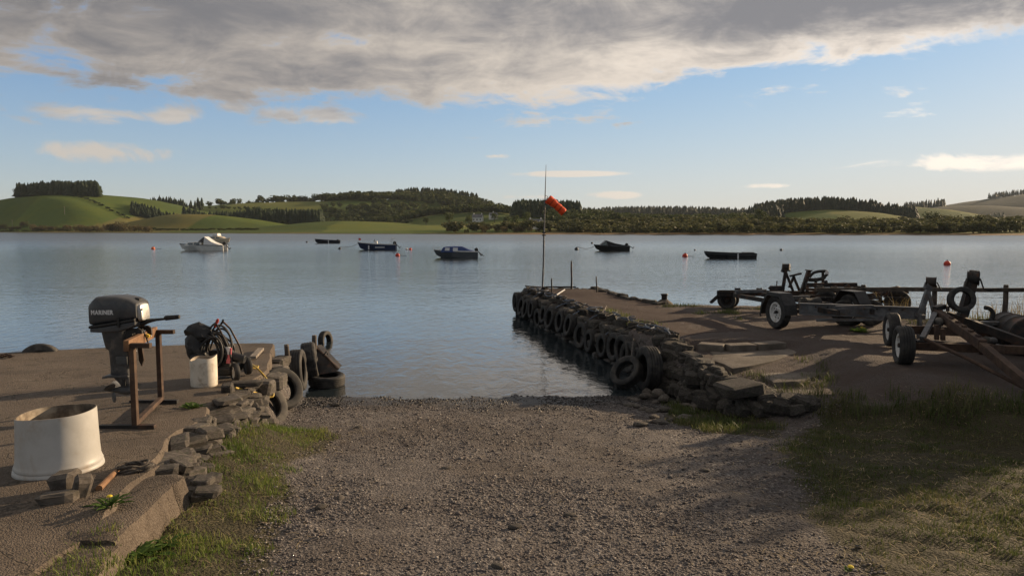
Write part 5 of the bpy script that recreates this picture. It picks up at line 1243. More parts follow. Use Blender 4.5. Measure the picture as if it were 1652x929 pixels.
# ================================================================== rusty trailer by the fence
def trailer_rusty():
    up = Vector((0, 0, 1)); w0 = GP(1458, 590); w1 = GP(1440, 560); Rw = .275
    t = thing('boat_trailer', 'rusty brown four wheeled boat trailer with its drawbar on the ground', 'trailer', w0+Vector((.8, .3, 0)))
    nr = Vector((-.955, .27, 0)).normalized(); c0 = w0+up*Rw+Vector((.03, .08, 0)); c1 = w1+up*Rw+Vector((.02, .08, 0))
    wheel(t, c0, nr, Rw, .20); wheel(t, c1, nr, Rw, .18, 'wheel_white')
    a = -nr; f = Vector((-a.y, a.x, 0))
    e0 = c0+a*1.75; wheel(t, e0, a, Rw, .2, 'black_steel')
    MB().beam(c0+a*.1, e0-a*.1, .11, .11).build('axle_beam', 'rust', t, bevel=.006, world=True); MB().beam(c1+a*.1, c1+a*1.6, .10, .10).build('axle_beam', 'rust', t, bevel=.006, world=True)
    MB().beam(D(1462, 531, 10.6), D(1562, 536, 10.6), .10, .12).build('cross_member', 'rust', t, bevel=.005, world=True)
    MB().beam(D(1475, 555, 9.9), D(1612, 562, 9.9), .12, .12).build('cross_member', 'black_steel', t, bevel=.005, world=True)
    ap = D(1512, 505, 10.9)
    m1 = D(1585, 556, 9.2); m2 = D(1700, 655, 7.4)
    MB().beam(ap, m1, .10, .13).build('drawbar', 'rust', t, bevel=.006, world=True); MB().beam(m1+Vector((0, 0, -.02)), m2, .09, .11).build('drawbar', 'rust', t, bevel=.006, world=True)
    MB().beam(D(1528, 508, 11.0), D(1700, 570, 9.9), .10, .12).build('side_rail', 'black_steel', t, bevel=.006, world=True)
    MB().beam(D(1488, 546, 9.9), D(1509, 506, 10.8), .07, .06).build('diagonal_strut', 'galvanised', t, bevel=.004, world=True)
    MB().tube([D(1492, 547, 9.8), D(1560, 578, 9.1), D(1700, 650, 7.9)], .025, 8).build('brake_rod', 'rust', t, smooth=70, world=True)
    MB().beam(D(1588, 560, 9.2), D(1610, 562, 9.5), .16, .10).build('roller_mount', 'rust', t, bevel=.006, world=True); roller(t, D(1590, 548, 9.3), D(1604, 550, 9.4), .05)
    MB().beam(D(1508, 498, 10.9), D(1524, 494, 10.9), .14, .07).build('apex_plate', 'black_steel', t, bevel=.01, world=True); MB().cyl(D(1529, 502, 10.8), D(1529, 494, 10.8), .025).build('jockey_clamp', 'black_steel', t, world=True)
    for px, y0, y1 in ((1511, 548, 524), (1521, 549, 530), (1583, 572, 556)): MB().beam(D(px, y0, 9.9), D(px, y1, 9.9), .05, .05, (0, 1, 0)).build('hanger', 'rust', t, bevel=.003, world=True)
    MB().lathe([(.0, .07), (.05, .06), (.075, .02), (.06, -.05), (.0, -.07)], 14, ROOT[t].inverted() @ Matrix.Translation(D(1514, 520, 10.5)) @ Matrix.Rotation(R(60), 4, 'Y')).build('keel_roller', 'rubber_dusty', t, smooth=60)
    b, tp = D(1552, 512, 10.9), D(1570, 449, 10.9); winch(t, b, tp, (.35, 0, -.9), 'black_steel', .13, .10, .18)
    MB().cyl(tp+Vector((-.05, 0, .06)), tp+Vector((.06, -.02, .05)), .07, .07, 14).build('strap_roll', 'rope_dark', t, world=True)
    for i in range(5): 
        p = ap.lerp(m1, .35+.14*i)+up*.075; MB().box(p, (.05, .05, .03)).build('bolt_plate', 'rust', t, world=True)
trailer_rusty()
c = D(1551, 483, 10.75); t_ = tyre('car', c, (-.15, -.97, .15), 'small tyre hanging on the black winch post of the rusty trailer', s=.64, rope=[c+Vector((.02, 0, .15)), c+Vector((.11, .1, .26)), c+Vector((.15, .15, .2))])
def engine_block():
    p = GP(1596, 546); p.y = 11.2; Y = 11.2; t = thing('gearbox_block', 'dark greasy gearbox block with a bent hose by the reeds', 'machine part', Vector((p.x, Y, PZ)))
    MB().box(Vector((px_x(1592, Y), Y, PZ+.24)), (.36, .24, .46)).build('casing', 'black_steel', t, bevel=.03, world=True); MB().box(Vector((px_x(1600, Y), Y-.05, PZ+.44)), (.42, .3, .06)).build('flange', 'galvanised', t, bevel=.01, world=True)
    MB().tube(CR([D(1600, 515, Y), D(1602, 505, Y), D(1597, 498, Y), D(1589, 496, Y)], 5), .035, 8).build('bent_hose', 'rubber', t, smooth=70, world=True)
    q = Vector((px_x(1648, 10.9), 10.9, PZ)); d = thing('steel_drum', 'dark ribbed steel drum lying beside the rusty trailer', 'drum', q)
    M = Matrix.Translation((0, 0, .30)) @ Matrix.Rotation(R(80), 4, 'Z') @ Matrix.Rotation(R(90), 4, 'Y')
    MB().lathe([(.0, -.4), (.28, -.4), (.295, -.38), (.28, -.36), (.28, -.14), (.295, -.12), (.28, -.10), (.28, .12), (.295, .14), (.28, .16), (.28, .36), (.295, .38), (.28, .4), (.0, .4)], 28, M).build('shell', 'black_steel', d, smooth=40)
    MB().lathe([(.0, -.42), (.04, -.42), (.04, -.4)], 10, M @ Matrix.Translation((.15, 0, 0))).build('bung', 'rust', d)
engine_block()
# ================================================================== fence
def build_fence():
    Y = 14.55; t = thing('post_and_rail_fence', 'weathered timber post and rail fence with wire along the lake side', 'fence', Vector((9.5, Y, PZ)))
    zt = 1.47
    for X in (10.12, 8.66, 7.2, 11.6, 13.1, 14.6):
        m = MB().tube([(X, Y, PZ-.45), (X+.005, Y, 1.1), (X-.004, Y, zt-.02), (X-.004, Y, zt)], [.052, .05, .048, .036], 10); m.build('post', 'wood_dark', t, smooth=50, world=True)
    xs = [6.2, 8.1, 9.6, 11.2, 14.8]
    for i in range(4):
        MB().beam((xs[i]-(.06 if i else 0), Y-.075-.005*(i % 2), 1.375+.01*math.sin(i*2)), (xs[i+1]+.06, Y-.075-.005*(i % 2), 1.375+.01*math.sin(i*2+2)), .05, .085).build('rail', 'wood_dark', t, bevel=.008, world=True)
    for z in (1.22, 1.08, .93):
        MB().tube([(6.2+i*.72, Y-.055, z-.012*abs(math.sin(i*1.571))) for i in range(13)], .0032, 5).build('wire', 'galvanised', t, world=True)
        m = MB()
        for i in range(50): x = 6.4+i*.17; m.tube([(x-.012, Y-.07, z-.016), (x, Y-.05, z), (x+.012, Y-.04, z+.016)], .0028, 4)
        if z > 1.2: m.build('barbs', 'galvanised', t, world=True)
build_fence()

# ================================================================== boats
def hull_rings(L, B, Dp, draft, bow_rake=.55, sheer=.18, inner=True, n=16):
    """open hull: bow at -x"""
    rings = []
    for i in range(n):
        s = i/(n-1); x = -L/2+L*s
        hb = B/2*(min(1, 1.12*(1-(1-s)**2.3))) if s < .75 else B/2*(1-.10*((s-.75)/.25)**1.5)
        hb = max(hb, .02); gz = Dp-draft+sheer*(1-s)**2; kz = -draft+(draft+.1)*max(0, 1-s*4)**1.6
        xk = x+bow_rake*max(0, 1-s*3)**1.2; ch = hb*(.35+.5*min(1, s*1.8))
        cz = kz+(gz-kz)*(.42-.15*min(1, s*1.5)); xc = x+bow_rake*.45*max(0, 1-s*3)**1.2
        r = [(xk, 0, kz), (xc, ch, cz), (x, hb, gz), (x, hb-.05*min(1, hb*6), gz+.01)]
        iz = max(kz+.16, -.02); ib = max(ch-.05, .005)
        r.append((x if s > .1 else x+.05, max(hb-.10, .004), gz-.04)); r.append((xc, ib*.9, iz))
        r += [(xc, -ib*.9, iz), (x if s > .1 else x+.05, -max(hb-.10, .004), gz-.04), (x, -hb+.05*min(1, hb*6), gz+.01), (x, -hb, gz), (xc, -ch, cz)]
        rings.append(r)
    return rings
def band(rings, lo, hi, out=.012):
    """a rubbing strake following the gunwale"""
    rg = []
    for r in rings:
        for side in (1,):
            p = Vector(r[9]); rg.append([p+Vector((0, -out*2, hi)), p+Vector((0, .01, hi)), p+Vector((0, .01, lo)), p+Vector((0, -out*2, lo))])
    return rg
def boat(px, py, label, L, B, Dp, draft, rot, hullm, cat='boat', strake='hull_white', rake=.55, sheer=.18):
    p = G(px, py); t = thing('moored_boat', label, cat, (p.x, p.y, 0), R(rot)); rg = hull_rings(L, B, Dp, draft, rake, sheer)
    h = MB().loft(rg).build('hull', hullm, t, smooth=40)
    if strake: MB().loft(band(rg, -.05, .03)).build('rubbing_strake', strake, h)
    return t, rg
def obm(t, L, z, tilt, s=1., cowl='black_plastic', y=0.):
    """small outboard on the transom, tilted up"""
    M = Matrix.Translation((L/2, y, z)) @ Matrix.Rotation(R(-tilt), 4, 'Y') @ Matrix.Scale(s, 4)
    c = MB().loft([[(M @ Vector((x, hw*math.cos(a*.5236), zz+hh*math.sin(a*.5236)))) for a in range(12)] for x, zz, hh, hw in ((-.16, .30, .10, .08), (-.10, .32, .17, .13), (.14, .32, .17, .13), (.22, .28, .11, .09))]).build('outboard', cowl, t, smooth=60)
    MB().beam(M @ Vector((.08, 0, .2)), M @ Vector((.10, 0, -.5)), .12, .07).build('leg', 'black_steel', c); MB().beam(M @ Vector((.02, 0, -.5)), M @ Vector((.30, 0, -.5)), .08, .08).build('gearcase', 'black_steel', c)
def cabin(t, stn, mat, name='cabin', e=3.5):
    rg = []
    for x, z0, z1, hw in stn:
        rg.append([(x, -hw, z0), (x, -hw*.96, z0+(z1-z0)*.55), (x, -hw*.82, z1-.03), (x, -hw*.6, z1), (x, hw*.6, z1), (x, hw*.82, z1-.03), (x, hw*.96, z0+(z1-z0)*.55), (x, hw, z0)])
    return MB().loft(rg).build(name, mat, t, smooth=30)
def panes(t, par, rects, y, mat='boat_glass', name='window'):
    for (x0, x1, z0, z1, sk) in rects:
        for s in (-1, 1):
            MB().add([(x0+sk, s*y, z1), (x1+sk*.5, s*y, z1), (x1, s*(y+.012), z0), (x0, s*(y+.012), z0), (x0+sk, s*(y-.03), z1), (x1+sk*.5, s*(y-.03), z1), (x1, s*(y-.03), z0), (x0, s*(y-.03), z0)],
                     [(0, 1, 2, 3), (7, 6, 5, 4), (0, 4, 5, 1), (1, 5, 6, 2), (2, 6, 7, 3), (3, 7, 4, 0)]).build(name, mat, par)
# white cabin cruiser with a folded white canopy
t, rg = boat(327, 404, 'white cabin cruiser with sloping white canopy and dark outboard', 5.5, 2.1, .95, .30, 4, 'hull_white', strake='hull_navy')
cb = cabin(t, [(-2.1, .55, .75, .3), (-1.5, .55, 1.0, .72), (-.6, .6, 1.08, .85), (.15, .6, 1.10, .88)], 'hull_white'); panes(t, cb, [(-1.5, -.9, .72, .95, .1), (-.75, -.1, .72, .98, .08)], .86)
ws = MB().add([(-.25, -.8, 1.08), (-.25, .8, 1.08), (.35, .72, 1.62), (.35, -.72, 1.62), (.55, -.72, 1.62), (.55, .72, 1.62), (.6, .8, 1.0), (.6, -.8, 1.0)], [(0, 1, 2, 3), (3, 2, 5, 4), (4, 5, 6, 7), (0, 3, 4, 7), (1, 6, 5, 2), (0, 7, 6, 1)]).build('windscreen', 'boat_glass', t)
MB().add([(.4, -.9, .7), (.4, .9, .7), (.5, .74, 1.68), (.5, -.74, 1.68), (1.35, .8, 1.05), (1.35, -.8, 1.05), (2.4, .8, .62), (2.4, -.8, .62)], [(0, 1, 2, 3), (3, 2, 4, 5), (5, 4, 6, 7), (0, 3, 5, 7), (1, 6, 4, 2), (0, 7, 6, 1)]).build('canopy', 'canvas_white', t)
obm(t, 5.6, .55, 38, 1.15)
MB().tube([(-2.6, 0, .75), (-2.6, 0, 1.0), (-1.8, .45, 1.02), (-1.8, .45, .8)], .02, 6).build('bow_rail', 'alloy', t)
# pale cruiser behind it
t, rg = boat(351, 393, 'pale cream cruiser with low cabin moored behind the white cabin cruiser', 5.0, 2.1, 1.15, .3, 172, 'hull_cream', strake='hull_white')
cb = cabin(t, [(-1.7, .75, .95, .4), (-1.0, .8, 1.25, .8), (.4, .8, 1.35, .85), (1.0, .8, 1.25, .82)], 'hull_cream'); panes(t, cb, [(-.9, -.2, .98, 1.22, .1), (0, .8, .98, 1.24, .05)], .84)
MB().box((.1, 0, 1.62), (1.1, 1.4, .5), None, .75).build('wheelhouse', 'hull_white', t, bevel=.08); obm(t, 5.0, .8, 20, 1, 'hull_white')
# far dark skiff
t, rg = boat(528, 392.5, 'small dark open skiff with one white stripe moored farthest out', 4.6, 1.6, .80, .22, 5, 'hull_navy', strake=None, rake=.4, sheer=.25)
MB().box((.35, -.80, .28), (.14, .05, .55)).build('white_stripe', 'decal_white', t); MB().box((.6, 0, .40), (.25, 1.35, .05)).build('thwart', 'wood_grey', t); MB().box((2.0, 0, .55), (.3, 1.2, .35)).build('stern_box', 'hull_navy', t, bevel=.03)
# blue open boat with console, flag, frame
t, rg = boat(608, 403, 'dark blue open boat with white gunwale, console and small flag at the bow', 4.9, 1.9, .95, .25, 3, 'hull_blue', rake=.7, sheer=.28)
MB().box((-.1, 0, .75), (.5, .6, .75), None, .7).build('console', 'hull_white', t, bevel=.05); MB().box((-.30, 0, 1.18), (.05, .5, .35), Matrix.Rotation(.35, 3, 'Y')).build('windscreen', 'boat_glass', t)
MB().tube([(1.7, -.7, .7), (2.0, -.7, 1.55), (2.0, .7, 1.55), (1.7, .7, .7)], .022, 6).build('stern_frame', 'alloy', t); MB().tube([(2.25, -.3, .7), (2.3, -.3, 1.7)], .012, 6).build('aerial', 'alloy', t)
MB().tube([(-2.25, 0, .9), (-2.3, 0, 1.5)], .015, 6).build('flag_staff', 'alloy', t); MB().add([(-2.3, 0, 1.5), (-2.0, .05, 1.45), (-2.02, .05, 1.2), (-2.29, 0, 1.22), (-2.3, .01, 1.5), (-2.0, .06, 1.45), (-2.02, .06, 1.2), (-2.29, .01, 1.22)], [(0, 1, 2, 3), (7, 6, 5, 4), (0, 4, 5, 1), (1, 5, 6, 2), (2, 6, 7, 3), (3, 7, 4, 0)]).build('flag', 'buoy_red', t)
MB().box((.5, -.95, .33), (1.2, .02, .10)).build('registration_mark', 'decal_white', t); MB().box((-.9, -.86, .33), (.14, .06, .5)).build('white_stripe', 'decal_white', t); obm(t, 4.9, .6, 42, 1.1)
# blue canvas cuddy
t, rg = boat(735, 415.5, 'grey hulled boat wholly covered by a blue canvas with clear windows', 4.1, 1.7, .80, .22, 4, 'hull_grey', strake='hull_white', rake=.6)
cb = cabin(t, [(-1.35, .5, .62, .45), (-1.1, .5, .98, .68), (-.4, .5, 1.04, .74), (.6, .5, 1.04, .76), (1.3, .48, .74, .74), (1.9, .46, .56, .66)], 'canvas_blue', 'canvas_cover'); panes(t, cb, [(-.98, -.55, .66, .92, .06), (-.25, .2, .66, .92, .03)], .725, 'decal_white')
MB().tube([(-2.0, 0, .7), (-2.1, 0, .95), (-1.5, -.4, .95), (-1.4, -.45, .62)], .018, 6).build('bow_rail', 'alloy', t); obm(t, 4.1, .5, 35, .85); MB().tube([(2.0, -.1, .62), (2.6, -.1, .12)], .03, 6).build('tiller_strut', 'black_steel', t); MB().box((2.02, 0, .25), (.06, 1.2, .5)).build('transom', 'hull_cream', t)
# black cuddy boat
t, rg = boat(986, 404.5, 'black hulled boat with grey windscreen and black canvas, engine tilted', 4.3, 1.75, .80, .22, 2, 'hull_black', strake='hull_grey', rake=.6)
MB().add([(-1.5, -.5, .62), (-1.5, .5, .62), (-.75, .6, 1.22), (-.75, -.6, 1.22), (-.45, -.75, .62), (-.45, .75, .62)], [(0, 1, 2, 3), (3, 2, 5, 4), (0, 3, 4), (1, 5, 2), (0, 4, 5, 1)]).build('windscreen', 'hull_grey', t)
panes(t, t, [(-1.2, -.6, .70, 1.05, .22)], .66)
MB().add([(-.7, -.62, 1.25), (-.7, .62, 1.25), (1.7, .6, .66), (1.7, -.6, .66), (-.5, -.78, .6), (-.5, .78, .6), (1.8, .7, .55), (1.8, -.7, .55), (.3, -.7, .92), (.3, .7, .92)], [(0, 1, 9, 8), (8, 9, 2, 3), (0, 8, 3, 7, 4), (1, 5, 6, 2, 9), (3, 2, 6, 7), (0, 4, 5, 1), (4, 7, 6, 5)]).build('canvas_cover', 'canvas_black', t)
obm(t, 4.3, .5, 58, 1.1); MB().tube([(-.75, 0, 1.22), (-.75, 0, 1.42)], .02, 6).build('lamp_stem', 'decal_white', t)
# long black open boat
t, rg = boat(1176, 416.5, 'long low black open boat with a single white band', 4.6, 1.6, .66, .2, 2, 'hull_black', strake=None, rake=.35, sheer=.18)
MB().box((.55, -.79, .22), (.12, .05, .44)).build('white_stripe', 'decal_white', t); MB().box((.6, 0, .30), (.25, 1.35, .05)).build('thwart', 'wood_grey', t); MB().box((1.75, 0, .44), (.7, 1.3, .2)).build('stern_locker', 'hull_black', t, bevel=.03); MB().loft(band(rg, -.17, -.13)).build('painted_line', 'hull_grey', t)
# ================================================================== buoys
def buoy(px, py, r, mat, label, pick=True, group=None):
    p = G(px, py); t = thing('mooring_buoy', label, 'buoy', (p.x, p.y, 0), 0, group)
    MB().lathe([(.001, -.6*r), (.6*r, -.45*r), (.95*r, 0), (r, .25*r), (.86*r, .72*r), (.5*r, 1.08*r), (.16*r, 1.2*r), (.001, 1.22*r)], 20).build('float', mat, t, smooth=60)
    MB().tube([(0, 0, 1.1*r), (.12*r, 0, 1.45*r), (0, 0, 1.62*r), (-.12*r, 0, 1.45*r), (0, 0, 1.15*r)], .07*r, 6).build('ring', 'black_steel', t)
    if pick: MB().tube([(0, 0, r*1.4), (r*1.6, .1, .04), (r*3.6, .3, .015)], .02, 5).build('pickup_line', 'rope_dark', t)
buoy(247, 402, .26, 'buoy_orange', 'faded orange mooring buoy off the bow of the white cabin cruiser'); buoy(641.5, 413, .22, 'buoy_red', 'bright red mooring buoy in front of the dark blue open boat')
buoy(1105, 414, .26, 'buoy_red', 'red mooring buoy off the bow of the long black open boat'); buoy(1528, 427, .24, 'buoy_red', 'dark red mooring buoy beyond the fence, alone on the water', False)
buoy(930, 403, .26, 'buoy_dark', 'dark mooring buoy tied to the black hulled boat by a slack line', False); buoy(1260, 404, .18, 'buoy_dark', 'small dark buoy alone beyond the stern of the long black open boat', False)
buoy(495, 391.5, .22, 'buoy_dark', 'small dark buoy off the bow of the open skiff', False); buoy(548, 402, .20, 'buoy_dark', 'small grey buoy on the bow line of the dark blue open boat', False); buoy(955, 393, .22, 'buoy_dark', 'tiny dark buoy far behind the black hulled boat', False)
buoy(656, 403, .20, 'decal_white', 'white buoy of the pair beside the stern of the dark blue open boat', False); buoy(662, 403, .20, 'buoy_red', 'red buoy of the pair beside the stern of the dark blue open boat', False); buoy(1121, 404, .12, 'buoy_dark', 'tiny dark float near the red buoy', False)
def line(a, b, sag, label):
    a, b = Vector(a), Vector(b); t = thing('mooring_line', label, 'rope', a); MB().tube([a.lerp(b, i/8)-Vector((0, 0, sag*math.sin(math.pi*i/8))) for i in range(9)], .028, 5).build('line', 'wood_grey', t, world=True)
line(G(549, 401)+Vector((0, 0, .2)), G(580, 401)+Vector((0, 0, .75)), .25, 'bow line from the dark blue open boat to its buoy'); line(G(931, 402)+Vector((0, 0, .35)), G(962, 403)+Vector((0, 0, .55)), .35, 'slack bow line from the black hulled boat to its dark buoy')
# ================================================================== pebbles, straw, grass
def pebble_np(seed):
    r = np.random.default_rng(seed); V = np.array([(1, 0, 0), (-1, 0, 0), (0, 1, 0), (0, -1, 0), (0, 0, 1), (.0, 0, -1.)], float)*.5+r.normal(0, .09, (6, 3))
    Fc = np.array([(0, 2, 4), (2, 1, 4), (1, 3, 4), (3, 0, 4), (2, 0, 5), (1, 2, 5), (3, 1, 5), (0, 3, 5)]); return V, Fc
def pebble_mat(name, cols, rough=.85):
    m, k = new_mat(name); g = k.n('ShaderNodeNewGeometry'); c = k.ramp(g.outputs['Random Per Island'], cols)
    p = princ(k, c, rough, 0, None, .4); k.set(k.out.inputs[0], p.outputs[0])
pebble_mat('pebbles', [(.04, .037, .038), (.155, .14, .134), (.10, .08, .074), (.21, .19, .178), (.065, .061, .065), (.36, .33, .30)])
r_ = np.random.default_rng(77)
def gravel_ok(x, y):
    return (psd(GRASS_L, x, y) < .1) & (psd(GRASS_R, x, y) < .15) & (psd(GRASS_W, x, y) < .1) & (psd(PLAT, x, y) < -.1) & (x > np.interp(y, [p[1] for p in QE], [p[0] for p in QE])+.12)
pebble_mat('wet_pebbles', [(.012, .011, .012), (.03, .027, .026), (.022, .018, .017), (.045, .04, .038)], .35)
def scatter_pebbles():
    out = {'pebbles': [[], [], 0], 'wet_pebbles': [[], [], 0]}
    for lo, hi, n, y0, y1 in ((.010, .026, 60000, 2.7, 6.0), (.012, .030, 34000, 4.5, 11.2), (.014, .04, 9000, 9.6, 11.3), (.03, .055, 380, 3, 11.1)):
        x = r_.uniform(-3.5, 4.2, n); y = y0+(y1-y0)*r_.uniform(0, 1, n); k = gravel_ok(x, y) & (fbm(x*1.3, y*1.3, 3, 61)+r_.uniform(-.22, .22, n) > .45); x, y = x[k], y[k]; n = len(x)
        s = lo+(hi-lo)*r_.random(n)**2; z = ground_z(x, y); wet = z+(fbm(x*2, y*2, 3, 2)-.5)*.09 < .105; z = z+s*.10
        for key, w in (('pebbles', ~wet), ('wet_pebbles', wet)):
            o = out[key]
            for j in range(3):
                q = (np.arange(n) % 3 == j) & w; V, Fc = pebble_np(j+int(lo*1000)); m = int(q.sum())
                if not m: continue
                v, f = scatter(V, Fc, np.stack([x[q], y[q], z[q]], 1), np.stack([s[q]*r_.uniform(.8, 1.5, m), s[q], s[q]*r_.uniform(.4, .8, m)], 1), r_.uniform(0, 6.28, m)); o[0].append(v); o[1].append(f+o[2]); o[2] += len(v)
    for key, lb in (('pebbles', 'loose grey brown gravel covering the slipway'), ('wet_pebbles', 'dark wet gravel along the water edge')):
        tag(link(key, np_mesh(key, np.concatenate(out[key][0]), np.concatenate(out[key][1]), key)), lb, 'gravel', None, 'stuff')
scatter_pebbles()
def blades(n, poly, hmin, hmax, w, seed, dens=None, lean=.5, bbox=None, zf=None):
    """grass blades: 2 quads each, bent; returns V, F"""
    r = np.random.default_rng(seed)
    if bbox is None: P = np.array(poly); bbox = (P[:, 0].min()-.2, P[:, 0].max()+.2, P[:, 1].min()-.2, P[:, 1].max()+.2)
    x = r.uniform(bbox[0], bbox[1], n); y = r.uniform(bbox[2], bbox[3], n)
    d = psd(poly, x, y) if poly is not None else np.ones(n)
    clump = fbm(x*3.1, y*3.1, 3, seed)
    k = (d+(clump-.5)*.7 > r.uniform(-.05, .18, n)) & (clump+r.uniform(-.22, .22, n) > .42)
    if dens is not None: k &= dens(x, y) > r.random(n)
    x, y, clump = x[k], y[k], clump[k]; n = len(x); z = (zf or ground_z)(x, y)-.008
    h = (hmin+(hmax-hmin)*r.random(n)**1.6)*(.55+clump); a = r.uniform(0, 6.28, n); ln = r.uniform(.1, 1, n)*lean*h*1.3; ww = w*r.uniform(.6, 1.3, n)
    dx, dy = np.cos(a), np.sin(a); px, py = -dy, dx
    def pt(s, wid): 
        bx = x+dx*ln*s*s; by = y+dy*ln*s*s; bz = z+h*s*(1-.25*s)
        return np.stack([bx-px*ww*wid, by-py*ww*wid, bz], 1), np.stack([bx+px*ww*wid, by+py*ww*wid, bz], 1)
    p0, p1 = pt(0, .5); p2, p3 = pt(.55, .42); p4, p5 = pt(1., .06)
    V = np.stack([p0, p1, p2, p3, p4, p5], 1).reshape(-1, 3); b = (np.arange(n)*6)[:, None]
    return V, np.concatenate([b+np.array([0, 1, 3, 2]), b+np.array([2, 3, 5, 4])])
def grass(name, label, mat, *a, cat='grass', **k): tag(link(name, np_mesh(name, *blades(*a, **k), mat)), label, cat, None, 'stuff')
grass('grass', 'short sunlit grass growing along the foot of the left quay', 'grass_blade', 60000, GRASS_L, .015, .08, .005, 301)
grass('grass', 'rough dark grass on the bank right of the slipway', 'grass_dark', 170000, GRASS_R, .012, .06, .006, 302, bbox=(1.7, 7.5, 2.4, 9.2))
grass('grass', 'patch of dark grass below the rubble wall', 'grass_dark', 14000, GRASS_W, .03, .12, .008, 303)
grass('grass_fringe', 'tufts of longer grass along the top of the right bank', 'grass_dark', 9000, [(3.4, 9.3), (4.1, 9.4), (5.0, 8.6), (6.4, 7.4), (6.2, 6.9), (4.9, 7.7), (4.0, 8.6)], .08, .22, .008, 304, lean=.8)
grass('grass_fringe', 'thin grass in the joints round the sunken slab', 'grass_dark', 5000, [(3.0, 10.6), (3.2, 9.7), (3.8, 9.3), (4.6, 9.9), (4.9, 10.9), (4.55, 10.9), (4.3, 10.2), (3.6, 10.1), (3.3, 10.7)], .04, .13, .007, 305)
grass('grass_fringe', 'short weeds and grass along the coping of the jetty', 'grass_blade', 2500, [(2.45, 13.9), (2.85, 13.8), (2.2, 16.4), (1.9, 16.3)], .03, .11, .007, 306, zf=lambda x, y: 0*x+PZ+.05)
for i, c in enumerate(((4.55, 16.0), (5.1, 15.0), (6.0, 16.9), (4.2, 17.6))):
    grass('grass_fringe', ('sparse grass tuft growing in the middle of the hard standing', 'low grass strip in front of the black trailer', 'grass under the long black trailer', 'dry grass at the back edge by the bollard')[i], 'grass_dark', 1800, [(c[0]-.5, c[1]-.18), (c[0]+.5, c[1]-.12), (c[0]+.45, c[1]+.2), (c[0]-.4, c[1]+.16)], .03, .14, .008, 310+i)
grass('reeds', 'dry reeds and tall grass standing behind the fence', 'reed', 5200, [(7.9, 15.0), (8.3, 16.2), (16, 16.0), (16, 14.6), (9, 14.75)], .25, .75, .010, 320, lean=.35)
grass('reeds', 'low green growth at the foot of the fence', 'grass_dark', 4200, [(8.0, 14.2), (8.0, 14.8), (16, 14.8), (16, 14.0)], .06, .26, .010, 321)
kz = lambda x, y: np.interp(y, [2, 3.2, 3.82, 3.86, 4.8], [.905, .875, .865, .915, .91])
grass('grass_fringe', 'moss and short grass creeping over the near kerb', 'grass_blade', 6500, [(-2.35, 2.4), (-2.0, 2.4), (-2.06, 3.2), (-2.2, 3.75), (-2.3, 3.9), (-2.42, 3.7), (-2.4, 3.0)], .012, .06, .005, 330, zf=kz)
grass('grass_fringe', 'grass tufts rooted between the tumbled quay stones', 'grass_blade', 5200, [(-2.45, 4.9), (-2.25, 4.9), (-2.5, 6.4), (-2.7, 7.6), (-2.9, 7.6), (-2.68, 6.2)], .03, .12, .006, 331)
def straw():
    n = 9500; x = r_.uniform(-2.4, 7, n); y = 2.6+6.4*r_.random(n)**1.3
    d = np.maximum(psd(GRASS_R, x, y), psd(GRASS_L, x, y)); k = (d > -.55) & (fbm(x*2, y*2, 3, 71)+np.clip(d, -.5, .2)*.4+r_.uniform(-.2, .2, n) > .5) | (r_.random(n) < .035)
    k &= x > np.interp(y, [p[1] for p in QE], [p[0] for p in QE])+.15
    x, y = x[k], y[k]; n = len(x); z = ground_z(x, y)+.010; L = r_.uniform(.02, .11, n)
    V = np.array([(-.5, -.5, 0), (-.5, .5, 0), (0, -.5, .12), (0, .5, .12), (.5, -.4, -.02), (.5, .4, -.02)])
    v, f = scatter(V, np.array([(0, 1, 3, 2), (2, 3, 5, 4)]), np.stack([x, y, z], 1), np.stack([L, np.full(n, .0038), L], 1), r_.uniform(0, 6.28, n))
    tag(link('straw', np_mesh('straw', v, f, 'straw')), 'scattered dry straw and dead stalks on gravel and grass', 'straw', None, 'stuff')
straw()
def weed(loc, n, L, label, flowers=0, seed=0):
    r = random.Random(seed); t = thing('weed_clump', label, 'plant', loc, 0); m = MB()
    for i in range(n):
        a = r.uniform(0, 6.28); l = L*r.uniform(.5, 1.1); e = r.uniform(.15, .9); w = l*.16; o = Vector((r.gauss(0, .3*L), r.gauss(0, .25*L), 0)); d = Vector((math.cos(a), math.sin(a), 0)); s = Vector((-d.y, d.x, 0))
        p = [o+d*l*u+Vector((0, 0, l*e*(u-.55*u*u)*1.2)) for u in (0, .3, .65, 1)]; ws = (.15, .9, 1., .05); vs = []
        for q, ww in zip(p, ws): vs += [q-s*w*ww, q+Vector((0, 0, -w*.25)), q+s*w*ww]
        m.add(vs, [(3*j+c, 3*j+c+1, 3*j+c+4, 3*j+c+3) for j in range(3) for c in (0, 1)])
    m.build('leaves', 'weed_leaf', t, smooth=0, fix=False)
    for i in range(flowers):
        o = Vector((r.gauss(0, .4*L), r.gauss(0, .3*L), L*r.uniform(.5, .8))); MB().tube([Vector((o.x*.6, o.y*.6, 0)), o], .003, 4).build('stem', 'weed_leaf', t); MB().lathe([(.001, .008), (.012, .006), (.018, -.001), (.008, -.006)], 10, Matrix.Translation(o)).build('flower', 'petal', t)
q = GQ(178, 815); weed(q, 26, .10, 'dandelion with a yellow flower growing on the quay edge', 1, 1)
q = G(228, 880, .80); weed((q.x, q.y, float(ground_z(q.x, q.y))), 22, .13, 'broad leaved dock at the foot of the near kerb', 0, 2)
q = G(262, 862, .80); weed((q.x, q.y, float(ground_z(q.x, q.y))), 24, .10, 'leafy weed sprouting from the joint below the kerb', 0, 3)
q = GQ(310, 657); weed(q, 46, .10, 'low green weeds spreading on the quay beside the rusty stand', 0, 4)
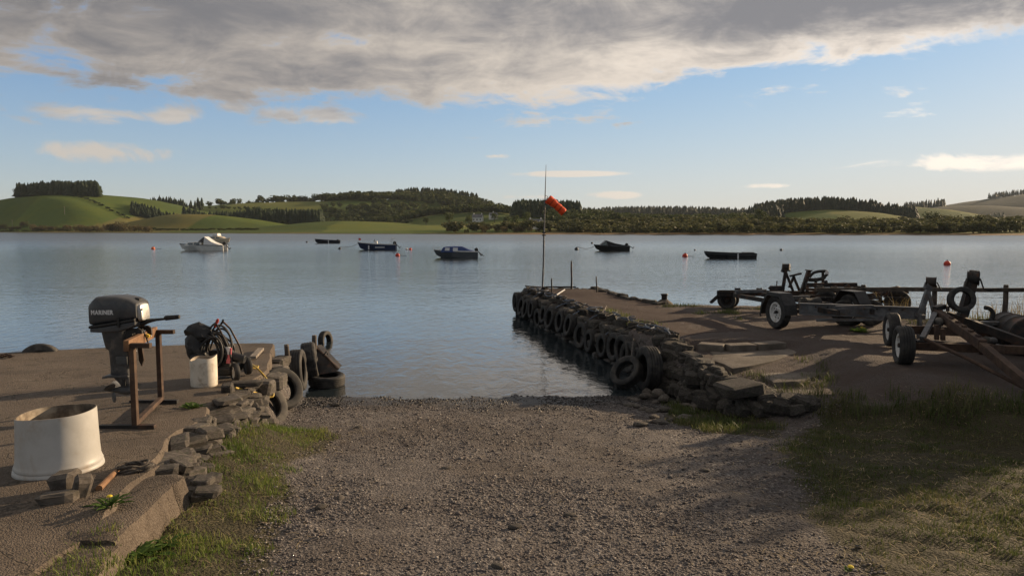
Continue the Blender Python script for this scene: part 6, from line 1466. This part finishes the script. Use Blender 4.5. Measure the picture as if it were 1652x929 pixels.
q = GP(1388, 535); weed(q, 60, .15, 'bushy green weed with yellow flowers under the galvanised trailer', 5, 5)
q = G(420, 640, .5); weed((q.x-.06, q.y, float(ground_z(q.x, q.y))), 26, .12, 'green weeds growing between the leaning tyre and the quay stones', 0, 6)
q = G(1370, 896, .78); weed((q.x, q.y, float(ground_z(q.x, q.y))), 10, .05, 'tiny dandelion with yellow flower in the gravel edge', 1, 7)
q = G(335, 690, .62); weed((q.x+.10, q.y, float(ground_z(q.x+.1, q.y))), 30, .12, 'clump of green weeds among the tumbled quay stones', 0, 8)
# ================================================================== shrubs added out of view beside the hard standing to shade the bank
def shrub(x, y, h, w, label, seed):
    z = float(ground_z(x, y)); t = thing('shade_shrub', label, 'shrub', (x, y, z-.05), seed)
    tm = trunk_mesh('trunk', .03, 8, seed, 6, .8); o = link('trunk', tm, t); o.scale = (w, w, h)
    V, Fc = crown_np(seed, 5200, .055, 12, 1.05, .5, .55); c = link('crown', np_mesh('crown', V*np.array((w, w, h)), Fc, 'hawthorn'), t)
for (s, x, h, w, lb, sd) in ((3.8, 12.2, 3.5, 2.5, 'tall hawthorn shrub added out of view to shade the grass bank', 901), (3.6, 13.8, 3.5, 2.2, 'hawthorn shrub added out of view behind the tall one to thicken its shade', 902), (.75, 10.4, 2.7, 1.6, 'smaller hawthorn shrub added out of view to shade the lower grass', 903)):
    shrub(x, (s+math.sin(SUN_AZ-0)*0+math.cos(SUN_AZ)*x)/math.sin(SUN_AZ), h, w, lb, sd)
# ================================================================== haze over the valley
def haze():
    m, k = new_mat('haze'); v = k.n('ShaderNodeVolumePrincipled'); v.inputs['Color'].default_value = (.78, .88, 1., 1); v.inputs['Density'].default_value = HAZE; v.inputs['Anisotropy'].default_value = 0.
    k.set(k.out.inputs['Volume'], v.outputs[0])
    o = MB().box((0, 2380, 85), (12600, 5700, 190)).build('haze', 'haze', None, smooth=0); tag(o, 'thin evening haze filling the valley', 'haze', None, 'stuff')
HAZE = .00005
if HAZE: haze()
